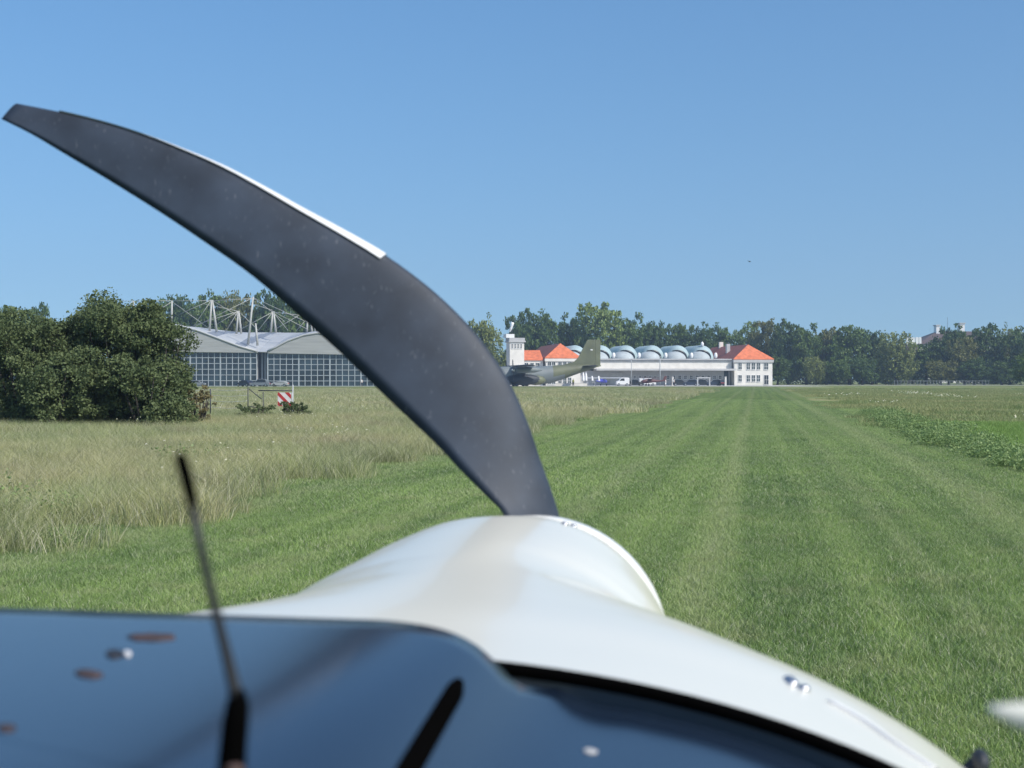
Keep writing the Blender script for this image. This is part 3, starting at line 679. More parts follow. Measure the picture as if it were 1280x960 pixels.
# long hall
o = bldg('long_hall', 726, 'long low white hall with barrel roofs and flat canopy between two orange roofs', 'building', .3); hall = o
xe = lxx(o, 917.3); q0 = .25
zc0, zc1 = fz(820, 463.2), fz(820, 460.8); zt = fz(820, 448.3); zb = fz(820, 451.8)
b = MB(); b.box(q0, xe-.2, 2.5, 34, 0, zc0-.01); b.build('lower_wall', M['wallgrey'], o)  # grey colour carries the shade below the canopy
b = MB(); b.box(q0, xe-.2, 1.0, 34, zc1+.01, zb); b.build('upper_wall', M['wall'], o)
b = MB(); b.box(q0, xe-.2, .75, 34, zb+.01, zt-.35); b.build('parapet', M['cornice'], o)
b = MB(); b.box(q0, xe-.2, .4, 34.2, zt-.34, zt); b.build('gutter', M['wallgrey'], o)
b = MB(); b.box(lxx(o, 744), xe+.1, -2.4, 2.45, zc0, zc1); b.build('canopy', M['cornice'], o)
windows(o, [lxx(o, 838+7.3*i) for i in range(10)], fz(850, 473.8), fz(850, 469.5), .72, 2.45, 'dark')
windows(o, [lxx(o, 796+6.5*i) for i in range(5)], fz(800, 473), fz(800, 470), .6, 2.45, 'dark')
b = MB(); b.box(lxx(o, 908.5), lxx(o, 914), 2.3, 2.48, 0, zc0-.1); b.build('doorway', M['dark'], o)
b = MB(); b.box(lxx(o, 765), lxx(o, 780), 2.35, 2.48, 0, 3.4); b.build('sliding_door', M['cornice'], o)
for i, px in enumerate((726, 759, 791, 824.5, 857, 887.5)):
    cx = lxx(o, px); cz = fz(px, 448.5); rr_ = 15.6/F*fs(px)[1]; H = fz(px, 430.5)-cz; b = MB()
    rings = []
    for j in range(8):       # rounded front, then straight barrel
        t = j/7*math.pi/2; sc = math.sin(t); rings.append([(cx+rr_*math.sin(a)*(.35+.65*sc), 9-3.4*math.cos(t), cz+H*math.cos(a)*(.35+.65*sc)) for a in [(-.5+k/16)*math.pi for k in range(17)]])
    rings.append([(cx+rr_*math.sin(a), 22, cz+H*math.cos(a)) for a in [(-.5+k/16)*math.pi for k in range(17)]])
    b.loft(rings, closed=False); br = b.build('barrel_roof', M['zinc'], o)
    # clerestory crescent in front of the vault
    b = MB(); rg = []
    for k in range(15):
        a = (-.05+.55*k/14)*math.pi; wv = .42*math.sin(math.pi*(k+.6)/15.2)+.08
        c1 = Vector((cx-1.6+rr_*.92*math.sin(a), 5.1, cz-.1+H*.60*math.cos(a))); c2 = Vector((cx-1.6+(rr_*.92+wv*1.3)*math.sin(a), 5.1, cz-.1+(H*.60+wv)*math.cos(a)))
        rg.append([c1, c2, c2+Vector((0, 1.4, 0)), c1+Vector((0, 1.4, 0))])
    b.loft(rg); b.build('clerestory', M['dark'], br)
    b = MB(); rings = []
    for j in range(6):
        t = j/5*math.pi/2; sc = math.sin(t)*.9+.1; rings.append([(cx-1.7+rr_*.90*math.sin(a)*sc, 4.6-2.8*math.cos(t), cz-.15+H*.58*math.cos(a)*sc) for a in [(-.5+k/12)*math.pi for k in range(13)]])
    rings.append([(p[0], 6.5, p[2]) for p in rings[-1]]); b.loft(rings, closed=False); b.build('front_vault', M['zinc2'], br)
    b = MB(); b.ell((cx+2.2, 1.9, cz+.95), (.50, .4, .80)); b.build('lit_vault_end', M['white'], br)  # white lump added for the sunlit end of the lower vault
b = MB(); b.ell((lxx(o, 886.5), 7, fz(886, 429.5)), (.45, .45, .7)); b.tube([(lxx(o, 886.5), 7, fz(886, 431)), (lxx(o, 886.5), 7, fz(886, 426))], .08); b.build('ventilator', M['white'], o)
b = MB(); b.box(q0-.05, xe-.2, 1, 34, fz(820, 449)-.2, fz(820, 448.2)); b.build('roof_deck', M['zinc2'], o)
# control tower
TY = 352.; o = empty('control_tower', ((644-640)/F*TY, TY, 0), R(14), 'white square control tower with grey cap and windsock left of the red roofs', 'tower')
hw = 9.2/F*TY; b = MB(); b.box(-hw, hw, -hw, hw, 0, zz(428, TY)); b.build('wall', M['wall'], o)
b = MB(); b.box(-hw-.35, hw+.35, -hw-.35, hw+.35, zz(428, TY)+.01, zz(426.3, TY)); b.build('cap_slab', M['cornice'], o)
b = MB(); b.box(-hw-.15, hw+.15, -hw-.15, hw+.15, zz(426.3, TY)+.01, zz(422.5, TY)); b.build('parapet', M['wallgrey'], o)
windows(o, [-1.25+.78*k for k in range(4)], zz(435.5, TY), zz(430, TY), .36, -hw-.02, 'dark')
windows(o, [-1.0, .9], zz(466, TY), zz(463, TY), .5, -hw-.02, 'dark')
b = MB(); b.box(-hw-.9, -.6, -hw+.3, hw-.6, zz(422.5, TY)+.01, zz(417.8, TY)); b.build('roof_cabin', M['white'], o)
ws_ = empty('windsock', ((640.5-640)/F*TY, TY, zz(418, TY)), 0, 'white limp windsock on a thin pole above the control tower', 'windsock')
b = MB(); b.tube([(0,0,0), (0,0,3.2)], .06); b.build('pole', M['post'], ws_)
b = MB(); b.tube([(.05,0,3.1), (-.1,0,2.4), (-.4,0,1.5), (-.65,0,.7)], [.42,.38,.3,.22], 12); b.build('sock', M['white'], ws_)
b = MB(); b.tube([(.0,.0,3.2), (.5,0,3.8), (.9,0,4.0)], .07); b.build('bracket', M['post'], ws_)
# two slim poles in front of the hall
for px, top, w, lab in ((789.3, 449, .11, 'slim pale lamp pole standing in front of the barrel roofed hall'), (825, 446, .13, 'dark topped pole in front of the barrel roofed hall, right one of two')):
    Y = 352.; o = empty('lamp_pole', ((px-640)/F*Y, Y, 0), 0, lab, 'pole', 'poles in front of the long hall')
    b = MB(); b.tube([(0,0,0), (0,0,zz(top, Y))], [w*1.2, w*.8]); b.build('pole', M['galv'], o)
    b = MB(); b.box(-.25, .25, -.15, .15, zz(top, Y), zz(top, Y)+.12); b.build('lamp_head', M['cornice'], o)

# ---------------------------------------------------------------- distant palace
PY = 640.; o = empty('palace', ((1180-640)/F*PY, PY, 0), 0, 'distant palace with brown roof and white chimneys above the trees on the right', 'palace')
def PX(px): return (px-1180)/F*PY
b = MB(); b.box(PX(1148), PX(1260), 0, 30, 0, zz(431, PY)); b.build('wall', M['wall'], o)
b = MB(); zl, zh = zz(430, PY), zz(412.5, PY)
b.add([(PX(1146), -1, zl), (PX(1262), -1, zl), (PX(1262), 31, zl), (PX(1146), 31, zl), (PX(1184), 15, zh), (PX(1240), 15, zh-.2)], [(0,1,5,4), (1,2,5), (2,3,4,5), (3,0,4), (3,2,1,0)])
rf = b.build('roof', M['brownroof'], o)
for px, tp, wd in ((1182.5, 406, 4.4), (1213.5, 403.5, 6)):
    b = MB(); b.box(PX(px-wd/2), PX(px+wd/2), 12, 16, zz(416, PY), zz(tp, PY)); c = b.build('chimney', M['white'], rf)
    b = MB(); b.box(PX(px-wd/2)-.3, PX(px+wd/2)+.3, 11.7, 16.3, zz(tp, PY)+.01, zz(tp, PY)+.5); b.build('chimney_cap', M['cornice'], c)
b = MB(); b.tube([(PX(1197), 15, zz(414, PY)), (PX(1197), 15, zz(395, PY))], .08); b.build('aerial', M['post'], rf)
b = MB(); b.box(PX(1133), PX(1147.5), 0, 20, 0, zz(430, PY)); b.build('side_wall', M['brownroof'], o)
b = MB(); zl, zh = zz(429.5, PY), zz(421.5, PY)
for p in (1134, 1138.5, 1145.5, 1150): b.box(PX(p)-.5, PX(p)+.5, -.5, .5, zl-.4, zh)
b.box(PX(1138), PX(1150.2), -.3, .3, zl, zh-.6); b.box(PX(1133), PX(1151), -.35, .35, zh-.59, zh-.2); b.build('balustrade', M['white'], o)

# ---------------------------------------------------------------- pale fence at the foot of the right wood
FY = 388.; o = empty('railing_fence', ((1190-640)/F*FY, FY, 0), 0, 'long grey railing fence at the foot of the wood on the right', 'fence')
b = MB(); x0, x1 = (1118-1190)/F*FY, (1236-1190)/F*FY
for z in (.3, 1.2): b.box(x0, x1, -.03, .03, z-.05, z+.05)
b.build('rails', M['dullrail'], o)
for i in range(30):
    b = MB(); x = x0+(x1-x0)*i/29; b.box(x-.05, x+.05, -.07, .07, 0, 1.4); b.build('post', M['dullrail'], o)
kb = MB(); kb.box(20, 200, 373, 386, -.5, .03); tag(kb.build('perimeter_road', M['conc']), kind='structure')

# ---------------------------------------------------------------- transport plane (points left, a little away from us)
AY = 331.; tp = empty('transport_plane', ((672-640)/F*AY, AY, 0), R(180+9), 'camouflaged twin engined military transport plane parked in front of the control tower', 'transport plane')
# local +x = nose direction; px grows to the right so local x = -(px-672)/F*AY roughly
def AX(px): return -(px-672)/F*AY/math.cos(R(9))
def AZ(py): return zz(py, AY)
def ring(x, zc, ry, rz, n=20): return [(x, ry*math.cos(2*math.pi*k/n), zc+rz*math.sin(2*math.pi*k/n)) for k in range(n)]
st = [(752,456.8,.12,.15),(745,457.8,.55,.35),(735,459.4,.9,.75),(722,461.5,1.3,1.15),(705,464.8,1.75,1.75),(690,467.8,2.0,2.1),(676,469.2,2.1,2.2),(650,469.6,2.15,2.2),(620,469.6,2.15,2.2),(603,470.2,2.0,2.0),(592,472,1.5,1.45),(586,474,.7,.7),(584,474.6,.15,.15)]
b = MB(); b.loft([ring(AX(p), AZ(y), a, c) for p, y, a, c in st]); fu = b.build('fuselage', M['milgrey'], tp)
fu.data.materials.append(M['olive'])
for p in fu.data.polygons:
    q = p.center
    if (q.x < AX(708) or (q.x < AX(693) and q.z > AZ(470)) or (AX(672) > q.x > AX(680) and q.z > AZ(466))): p.material_index = 1
def fin(name, prof, th, m, parent=tp):
    b = MB(); b.prism([(AX(a), AZ(c)) for a, c in prof], -th/2, th/2); return b.build(name, m, parent, .04)
fin('tail_fin', [(694, 459), (718, 452), (723, 447), (734.5, 424.6), (745, 424.2), (744, 457), (735, 458)], .34, M['olive'])
fin('rudder', [(745.2, 424.2), (751.3, 424.5), (751.2, 457.3), (744.2, 457)], .24, M['olive'])
fin('fin_flash', [(738.5, 436.5), (741.5, 436.5), (741.5, 437.8), (738.5, 437.8)], .42, M['white'])
b = MB()
for sgn in (1, -1):
    rg = []
    for t, ch in ((0, 3.6), (1, 2.0)):
        y = sgn*(.3+6.8*t); x0_ = AX(746)+.9*t; rg.append([(x0_, y, AZ(457.2)), (x0_+ch*.4, y, AZ(457.2)+.16), (x0_+ch, y, AZ(457.2)), (x0_+ch*.4, y, AZ(457.2)-.12)])
    b.loft(rg, smooth=False)
b.build('tailplane', M['mildark'], tp)
b = MB()
for sgn in (1, -1):
    rg = []
    for t, ch in ((0, 4.6), (.35, 4.4), (1, 2.3)):
        y = sgn*(1.0+16.5*t); xl_ = AX(648)+2-.9*t; z = AZ(458.2)+.05*t; rg.append([(xl_-ch, y, z), (xl_-ch*.6, y, z+.24), (xl_-ch*.15, y, z+.3), (xl_, y, z+.06), (xl_-ch*.3, y, z-.15)])
    b.loft(rg, smooth=False)
b.build('wing', M['mildark'], tp)  # near-black colour paints in the shade on the wing's underside
for sgn in (1, -1):
    y = sgn*5.2; xn = AX(639); zc_ = AZ(462.6)-.0
    b = MB(); b.loft([[(x, y+r_*math.cos(2*math.pi*k/14), zc_+r_*1.05*math.sin(2*math.pi*k/14)) for k in range(14)] for x, r_ in ((xn, .45), (xn-.8, .62), (xn-3, .72), (xn-5, .6), (xn-6.6, .2))]); en = b.build('engine_nacelle', M['milgrey'], tp)
    b = MB(); b.loft([[(x, y+r_*math.cos(2*math.pi*k/12), zc_+r_*math.sin(2*math.pi*k/12)) for k in range(12)] for x, r_ in ((xn+.75, .03), (xn+.6, .2), (xn+.02, .4))]); b.build('spinner', M['white'], en)
    for k in range(4):
        a = k*math.pi/2+.3; b = MB(); d = Vector((0, math.cos(a), math.sin(a))); e2 = Vector((.35, -math.sin(a)*.9, math.cos(a)*.9)).normalized()
        c0 = Vector((xn+.35, y, zc_)); b.loft([[c0+d*q+e2*w_*s1+Vector((.05*s2,0,0)) for s1, s2 in ((-1,0),(0,1),(1,0),(0,-1))] for q, w_ in ((.3,.12),(1.2,.24),(2.2,.22),(2.6,.1))], smooth=False); b.build('propeller_blade', M['mildark'], en)
for sgn in (1, -1):
    b = MB(); b.ell((AX(652), sgn*2.3, 1.6), (4.6, 1.1, 1.35)); gf = b.build('gear_fairing', M['mildark'], tp)  # enlarged and near black to stand for the shade under the fuselage
    for dx in (-1.2, 1.2):
        b = MB(); b.tube([(AX(650)+dx, sgn*2.2, .55), (AX(650)+dx, sgn*2.75, .55)], .55, 16); b.build('wheel', M['tyre'], tp)
b = MB(); b.tube([(AX(600), -.25, .4), (AX(600), .25, .4)], .4, 14); b.build('nose_wheel', M['tyre'], tp)
b = MB(); b.tube([(AX(600), 0, .4), (AX(600), 0, 1.8)], .1); b.build('nose_leg', M['milgrey'], tp)
b = MB(); b.ell((AX(668), 1.4, 1.5), (2.6, 1.6, 1.25)); b.build('rear_fairing', M['olive'], tp)

# ---------------------------------------------------------------- people, vehicles and things on the apron
def person(px, Y, label, top, trousers='cloth_d', h=1.75, face=0):
    o = empty('person', ((px-640)/F*Y, Y, .02), face, label, 'person', 'people on the apron'); s = h/1.75
    J = [(0,0,.95),(0,0,1.2),(0,0,1.42),(0,0,1.52),(0,-.01,1.64),(0,-.02,1.74), (.17,0,1.42),(.25,.02,1.15),(.24,-.1,.92),(.235,-.14,.84), (-.17,0,1.42),(-.25,.02,1.15),(-.24,-.08,.92),(-.235,-.12,.84), (.1,0,.9),(.12,-.04,.5),(.12,.03,.09),(.13,-.12,.04), (-.1,0,.9),(-.12,.04,.5),(-.13,.10,.09),(-.13,-.04,.04)]
    E = [(0,1),(1,2),(2,3),(3,4),(4,5),(2,6),(6,7),(7,8),(8,9),(2,10),(10,11),(11,12),(12,13),(0,14),(14,15),(15,16),(16,17),(0,18),(18,19),(19,20),(20,21)]
    rad = [.14,.13,.13,.06,.09,.07,.07,.05,.04,.04,.07,.05,.04,.04,.1,.07,.05,.04,.1,.07,.05,.04]
    me = bpy.data.meshes.new('body'); me.from_pydata([tuple(c*s for c in j) for j in J], E, []); ob = link('body', me, M['skin'], o)
    sk = ob.modifiers.new('skin', 'SKIN'); ob.modifiers.new('sub', 'SUBSURF').levels = 1
    for i, v in enumerate(me.skin_vertices[0].data): v.radius = (rad[i]*s, rad[i]*s*.85); v.use_root = i == 0
    b = MB(); b.loft([[(rx*math.cos(2*math.pi*k/12)*s, ry*math.sin(2*math.pi*k/12)*s, z*s) for k in range(12)] for z, rx, ry in ((.9,.19,.15),(1.1,.18,.145),(1.35,.22,.15),(1.48,.17,.11))]); b.build('shirt', M[top], o)
    b = MB()
    for q in (1, -1): b.tube([(q*.1*s, 0, .93*s), (q*.12*s, q*-.04*s, .5*s), (q*.125*s, (.03 if q > 0 else .1)*s, .12*s)], [.125*s, .095*s, .075*s], 10)
    b.build('trousers', M[trousers], o)
    b = MB(); b.ell((0, .01*s, 1.71*s), (.10*s, .11*s, .09*s)); b.build('hair', M['hair'], o)
person(716.5, 338, 'person in a yellow safety vest standing behind the tail of the transport plane', 'cloth_y')
person(452, 318, 'person in a white shirt standing in front of the right glass wall of the hangar', 'cloth_w')
person(832, 345, 'person in light clothes walking past the dark pole before the long hall', 'cloth_w', 'cloth_w', face=1.2)
person(842, 346, 'person in a white top with dark trousers left of the parked dark cars', 'cloth_w', face=-.5)
def car(px, Y, rz, m, label, L=4.3, H=1.45, Wd=1.75, group='cars parked before the long hall', van=False, cat='car'):
    o = empty('parked_car' if not van else 'van', ((px-640)/F*Y, Y, .02), rz, label, cat, group)
    if van: side = [(-L/2,.35),(-L/2+.05,H*.93),(-L/2+.3,H),(L/2-1.3,H),(L/2-.7,H*.62),(L/2-.05,H*.5),(L/2,.4),(L/2-.1,.28),(-L/2+.1,.28)]; gl = [(L/2-2.1,H*.6),(L/2-2.1,H*.9),(L/2-1.35,H*.9),(L/2-.85,H*.62)]
    else: side = [(-L/2,.4),(-L/2+.03,.85),(-L/2+.25,.95),(-L*.30,H-.05),(-L*.14,H),(L*.08,H-.02),(L*.23,.95),(L/2-.3,.82),(L/2-.03,.66),(L/2,.42),(L/2-.12,.25),(-L/2+.12,.25)]; gl = [(-L*.33,.97),(-L*.26,H-.12),(L*.07,H-.10),(L*.20,.97)]
    b = MB(); b.prism(side, -Wd/2, Wd/2); bd = b.build('body', m, o, .07)
    for q in (1, -1):
        b = MB(); b.prism(gl, q*(Wd/2+.012)-.01, q*(Wd/2+.012)+.01); b.build('side_window', M['dark'], o)
    for x in (-L*.31, L*.31):
        for q in (1, -1):
            b = MB(); b.tube([(x, q*(Wd/2-.2), .32), (x, q*(Wd/2+.02), .32)], .32, 18); w = b.build('wheel', M['tyre'], o)
            b = MB(); b.tube([(x, q*(Wd/2+.015), .32), (x, q*(Wd/2+.035), .32)], .19, 12); b.build('rim', M['steel'], w)
    for q in (1, -1):
        b = MB(); b.ell((L/2-.08, q*(Wd/2-.3), .62), (.08, .2, .1)); b.build('headlight', M['white'], o)
    b = MB(); b.box(-L/2-.02, -L/2+.06, -Wd/2+.15, Wd/2-.15, .66, .78); b.build('tail_light', M['red'], o); return o
car(325, 314, R(180), M['cargrey'], 'grey pick-up like car parked before the dark recess of the glass hangar', 4.6, 1.75, group='cars parked before the glass hangar')
car(306, 316, R(150), M['carblue'], 'dark car with bright headlight left of the grey car at the hangar', 4.2, group='cars parked before the glass hangar')
car(350, 318, R(175), M['galv'], 'low pale grey car right of the recess of the glass hangar', 4.0, 1.2, group='cars parked before the glass hangar')
car(246, 318, R(10), M['cargrey'], 'silver grey car half hidden by the bushes before the hangar', 4.2, group='cars parked before the glass hangar')
for px, rz, m_, lab in ((850, 5, 'carblack', 'black car nearest the left of the dark parked row'), (863, 178, 'carblue', 'navy car second in the dark parked row, left of the pale frame'), (879, 3, 'carblack', 'black car standing inside the pale frame before the long hall'), (893, 182, 'carblue', 'navy car right of the pale frame'), (902, 95, 'carblack', 'black car end-on at the right end of the dark parked row'), (794, 8, 'carblack', 'black car behind the slim pale lamp pole')):
    car(px, 354, R(rz), M[m_], lab, H=1.6)
car(778, 352, R(185), M['white'], 'white box van below the barrel roofed hall, left of the slim pole', 3.4, 2.1, 1.7, 'vans before the long hall', True, 'van')
car(809, 356, R(3), M['white'], 'white delivery van behind the dark red light aircraft', 4.4, 2.0, 1.8, 'vans before the long hall', True, 'van')
fr_ = empty('timber_pergola', ((879.5-640)/F*348, 348, 0), 0, 'pale open timber frame among the dark parked cars', 'pergola')
for px in (872, 887):
    b = MB(); x = (px-879.5)/F*348; b.box(x-.15, x+.15, -.15, .15, 0, zz(473, 348)); b.build('post', M['cornice'], fr_)
b = MB(); b.box(-1.75, 1.75, -.17, .17, zz(473, 348)+.005, zz(471.4, 348)); b.build('crossbeam', M['cornice'], fr_)
for px, lab in ((841, 'pale square pillar left of the black cars'), (907, 'pale square pillar at the doorway of the long hall')):
    b = MB(); b.box(-.22, .22, -.22, .22, 0, 2.2); b.box(-.27, .27, -.27, .27, 2.205, 2.35); q = b.build('pillar', M['wall']); q.location = ((px-640)/F*350, 350, 0); tag(q, lab, 'pillar', 'pale pillars before the long hall')
def light_plane(px, Y, rz, mb_, mw, label, twin=False):
    o = empty('light_aircraft', ((px-640)/F*Y, Y, .02), rz, label, 'light aircraft', 'light aircraft parked before the long hall')
    b = MB(); b.loft([[(x, ry*math.cos(2*math.pi*k/12), z+rz_*math.sin(2*math.pi*k/12)) for k in range(12)] for x, z, ry, rz_ in ((3,1.05,.2,.2),(2.6,1.1,.42,.4),(1.4,1.2,.5,.55),(0,1.3,.45,.5),(-2,1.25,.2,.25),(-3.8,1.3,.08,.12))]); b.build('fuselage', mb_, o)
    b = MB()
    for q in (1, -1): b.loft([[(x0, q*y, 1.95), (x0-.5, q*y, 2.07), (x0-1.2, q*y, 1.95), (x0-.5, q*y, 1.92)] for x0, y in ((1.2, .0), (1.1, 4.8))], smooth=False)
    b.build('wing', mw, o)
    for y in ((-.9, .9) if twin else (0,)):
        b = MB(); b.prism([(-3.9,1.25),(-3.0,1.3),(-3.5,2.5),(-4.2,2.5)], y-.05, y+.05); b.build('tail_fin', mw, o)
    b = MB(); b.box(-4.1, -3.4, -1.2, 1.2, 1.27, 1.33); b.build('tailplane', mw, o)
    b = MB(); b.tube([(3.05,-.75,.95),(3.08,0,1.05),(3.05,.75,1.15)], [.03,.07,.03], 6); b.build('propeller', M['plastic'], o)
    for x, y in ((1.3,.8),(1.3,-.8),(-3.6,0)):
        b = MB(); r_ = .25 if x > 0 else .12; b.tube([(x, y-.06, r_), (x, y+.06, r_)], r_, 12); b.build('wheel', M['tyre'], o)
        b = MB(); b.tube([(x, y, r_), (x, y*.5, 1.0)], .05); b.build('leg', mb_, o)
light_plane(815, 347, R(200), M['rust'], M['rust'], 'dark red high winged light aircraft parked before the long hall')
light_plane(752, 346, R(62), M['blue'], M['white'], 'blue light aircraft with white wings and twin white fins behind the camouflaged tail', True)
def parasol(px, Y, label):
    o = empty('closed_parasol', ((px-640)/F*Y, Y, .02), 0, label, 'parasol', 'closed white parasols')
    b = MB(); b.tube([(0,0,0),(0,0,3.6)], .04); b.build('pole', M['galv'], o)
    b = MB(); b.tube([(0,0,1.2),(0,0,1.5),(0,0,2.6),(0,0,3.5)], [.42,.36,.28,.05], 9); b.build('canopy', M['white'], o)
parasol(729, 345, 'closed white parasol just right of the dark arch under the tail'); parasol(732.5, 346, 'second closed white parasol, right of the one at the dark arch')
b = MB()
b.box(-3.9, 3.9, -.3, .3, 0, .62); b.box(-3.95, 3.95, -.35, .35, .625, .72); q = b.build('low_wall', M['wall']); q.location = ((714-640)/F*343, 343, .02); tag(q, 'low white garden wall below the tail of the transport plane', 'wall')
for i, (px, lab) in enumerate(((738, 'white garden table left of the blue light aircraft'), (742, 'white garden table touching the fins of the blue light aircraft'), (735, 'white garden table beside the closed parasols'))):
    o = empty('garden_table', ((px-640)/F*344, 344, .02), .2*i, lab, 'table', 'white garden tables')
    b = MB(); b.box(-.5, .5, -.4, .4, .92, .98); b.build('table_top', M['white'], o)
    for sx in (-.42, .42):
        for sy in (-.32, .32):
            b = MB(); b.box(sx-.04, sx+.04, sy-.04, sy+.04, 0, .918); b.build('leg', M['white'], o)

# ---------------------------------------------------------------- windscreen speck, added as a small winged shape in the sky
o = MB(); bp_ = px2w(937, 327, 140)
o.ell((0,0,0), (.05,.16,.05)); o.add([(0,-.06,.02),(-.38,-.02,.10),(-.2,.08,.06),(0,.08,.02)], [(0,1,2,3)]); o.add([(0,-.06,.025),(.38,-.02,.10),(.2,.08,.06),(0,.08,.025)], [(0,1,2,3)])
q = o.build('speck', M['post']); q.location = bp_; q.rotation_euler = (0, 0, .6); tag(q, 'tiny dark bird high in the blue sky right of the propeller', 'speck')

# ================================================================ the light aircraft we sit in
UC = .262
ac = empty('propeller_aircraft', (-UC*math.cos(TH), UC*math.sin(TH), 0), -TH, 'white nosed light aircraft with one raised charcoal propeller blade, seen from its cockpit', 'aircraft')
def ray(px, py):
    X = (px-640)/F; Z = (HOR-py)/F
    return X*math.cos(TH)-math.sin(TH), X*math.sin(TH)+math.cos(TH), Z
def onv(px, py, v):
    du, dv, dw = ray(px, py); t = v/dv; return Vector((UC+t*du, v, EYE+t*dw))
# cowling: lofted sections; (v, half width, centre w, half height up, half height down, exponent)
SEC = [(.70,.470,-.345,.186,.34,2.3),(.80,.455,-.342,.183,.33,2.3),(.90,.432,-.338,.180,.32,2.3),(1.0,.390,-.336,.178,.31,2.2),(1.10,.330,-.334,.176,.30,2.0),(1.18,.254,-.331,.174,.28,1.85),
       (1.25,.218,-.328,.172,.25,1.85),(1.31,.204,-.325,.170,.22,1.95),(1.37,.195,-.321,.167,.20,2.0),(1.44,.183,-.317,.164,.18,2.0),(1.50,.172,-.314,.161,.168,2.0),(1.545,.156,-.313,.156,.158,2.0)]
def catmull(rows, n):
    rows = [np.array(r, float) for r in rows]; out = []
    for i in range(len(rows)-1):
        p0, p1, p2, p3 = rows[max(i-1, 0)], rows[i], rows[i+1], rows[min(i+2, len(rows)-1)]
        for k in range(n):
            t = k/n; out.append(.5*((2*p1)+(-p0+p2)*t+(2*p0-5*p1+4*p2-p3)*t*t+(-p0+3*p1-3*p2+p3)*t**3))
    out.append(rows[-1]); return out
LV = [.70,.80,.90,1.0,1.10,1.20,1.31,1.40,1.50,1.55]; LW = [.470,.450,.400,.345,.292,.266,.220,.200,.181,.163]; LX = [2.3,2.25,2.1,1.80,1.66,1.76,2.2,2.45,2.6,2.3]
def sec_pt(s, a, grow=0):
    v, Wd, wc, hu, hd, e = s; c, sn = math.cos(a), math.sin(a)
    if c < 0:       # the left shoulder is slimmer than the right one
        k = min(1, max(0, (sn+.15)/.15)); Wd = Wd+(float(np.interp(v, LV, LW))-Wd)*k; e = e+(float(np.interp(v, LV, LX))-e)*k
    x = math.copysign(abs(c)**(2/e), c)*(Wd+grow); z = math.copysign(abs(sn)**(2/e), sn)*((hu if sn > 0 else hd)+grow)
    return x, z+wc
def gasket_v(u): return .765-.55*max(0, abs(u)-.10)**2*1.2
SM = catmull(SEC, 8); NA = 144
rings = []
for i, s in enumerate(SM):
    rg = []
    for k in range(NA):
        a = 2*math.pi*k/NA; x, z = sec_pt(s, a); v = s[0]
        # rear edge follows the windscreen base
        f = max(0, (1.0-v)/.3); v2 = v+(gasket_v(x)-.70)*f if v < 1.0 else v
        rg.append((x, v2, z+EYE))
    rings.append(rg)
b = MB(); b.loft(rings, cap=False)
n0 = len(rings[-1]); inner = [(x*.9, 1.545, (z-EYE+.313)*.9-.313+EYE) for x, _, z in rings[-1]]; b.loft([rings[-1], inner], smooth=False, cap=False)
cw = b.build('cowling', M['cowl'], ac)
# split line strip on the right shoulder and camlocks
def cpt(v, ang, grow=.0015):
    s = min(SM, key=lambda q: abs(q[0]-v)); i = min(range(len(SM)), key=lambda j: abs(SM[j][0]-v))
    a, c = (SM[i], SM[min(i+1, len(SM)-1)]) if SM[i][0] <= v else (SM[max(i-1, 0)], SM[i])
    t = 0 if c[0] == a[0] else (v-a[0])/(c[0]-a[0]); s = a+(c-a)*t; s = s.copy(); x, z = sec_pt(s, ang, grow); v = v+(gasket_v(x)-.70)*max(0, (1.0-v)/.3); return Vector((x, v, z+EYE))
def on_cowl(px, py):          # the first point of the cowl skin that this line of sight meets
    best = None; d = Vector(ray(px, py)).normalized(); c = Vector((UC, 0, EYE))
    for i in range(0, 171):
        v = .70+.005*i
        for j in range(0, 150):
            a_ = .10+.019*j; q = cpt(v, a_, 0)-c; t = q.dot(d); e = (q-d*t).length
            if e < .0055 and (best is None or t+e*4 < best[0]): best = (t+e*4, v, a_)
    return best
jp = [on_cowl(*p) for p in ((1034,868),(1080,894),(1126,921),(1160,943),(1176,954))]
jp = [p for p in jp if p]
b = MB()
if len(jp) > 2:
    cc = catmull([p[1:] for p in jp], 6); b.tube([cpt(q[0], q[1], 0) for q in cc], [.0006]+[.0022]*(len(cc)-1), 6); b.build('joint_strip', M['frame'], cw)
    b = MB(); b.tube([cpt(q[0], q[1]-.012, 0) for q in cc], .0011, 6); b.build('joint_gap', M['mildark'], cw)
for px, py in ((985, 841), (1012, 854), (998, 848), (708, 650), (718, 652)):
    q = on_cowl(px, py)
    if q: b = MB(); b.ell(cpt(q[1], q[2], .0), (.0045,.0045,.003), 12, 8); b.build('fastener', M['steel'], cw)
# spinner
HUB = Vector((.0075, 1.56, EYE-.316)); b = MB(); prof = [(.1545,1.556),(.1550,1.60),(.147,1.64),(.138,1.69),(.118,1.75),(.088,1.80),(.050,1.838),(.015,1.852),(.002,1.854)]
b.loft([[(HUB.x+r_*math.cos(2*math.pi*k/64), y, HUB.z+r_*math.sin(2*math.pi*k/64)) for k in range(64)] for r_, y in prof]); spn = b.build('spinner', M['spinner'], ac)
b = MB(); b.loft([[(HUB.x+r_*math.cos(2*math.pi*k/64), y, HUB.z+r_*math.sin(2*math.pi*k/64)) for k in range(64)] for r_, y in ((.140,1.546),(.1530,1.549),(.1530,1.553),(.140,1.5555))]); b.build('backplate_shadow_ring', M['milgrey'], spn)  # ring kept dark to draw the shadow gap behind the spinner
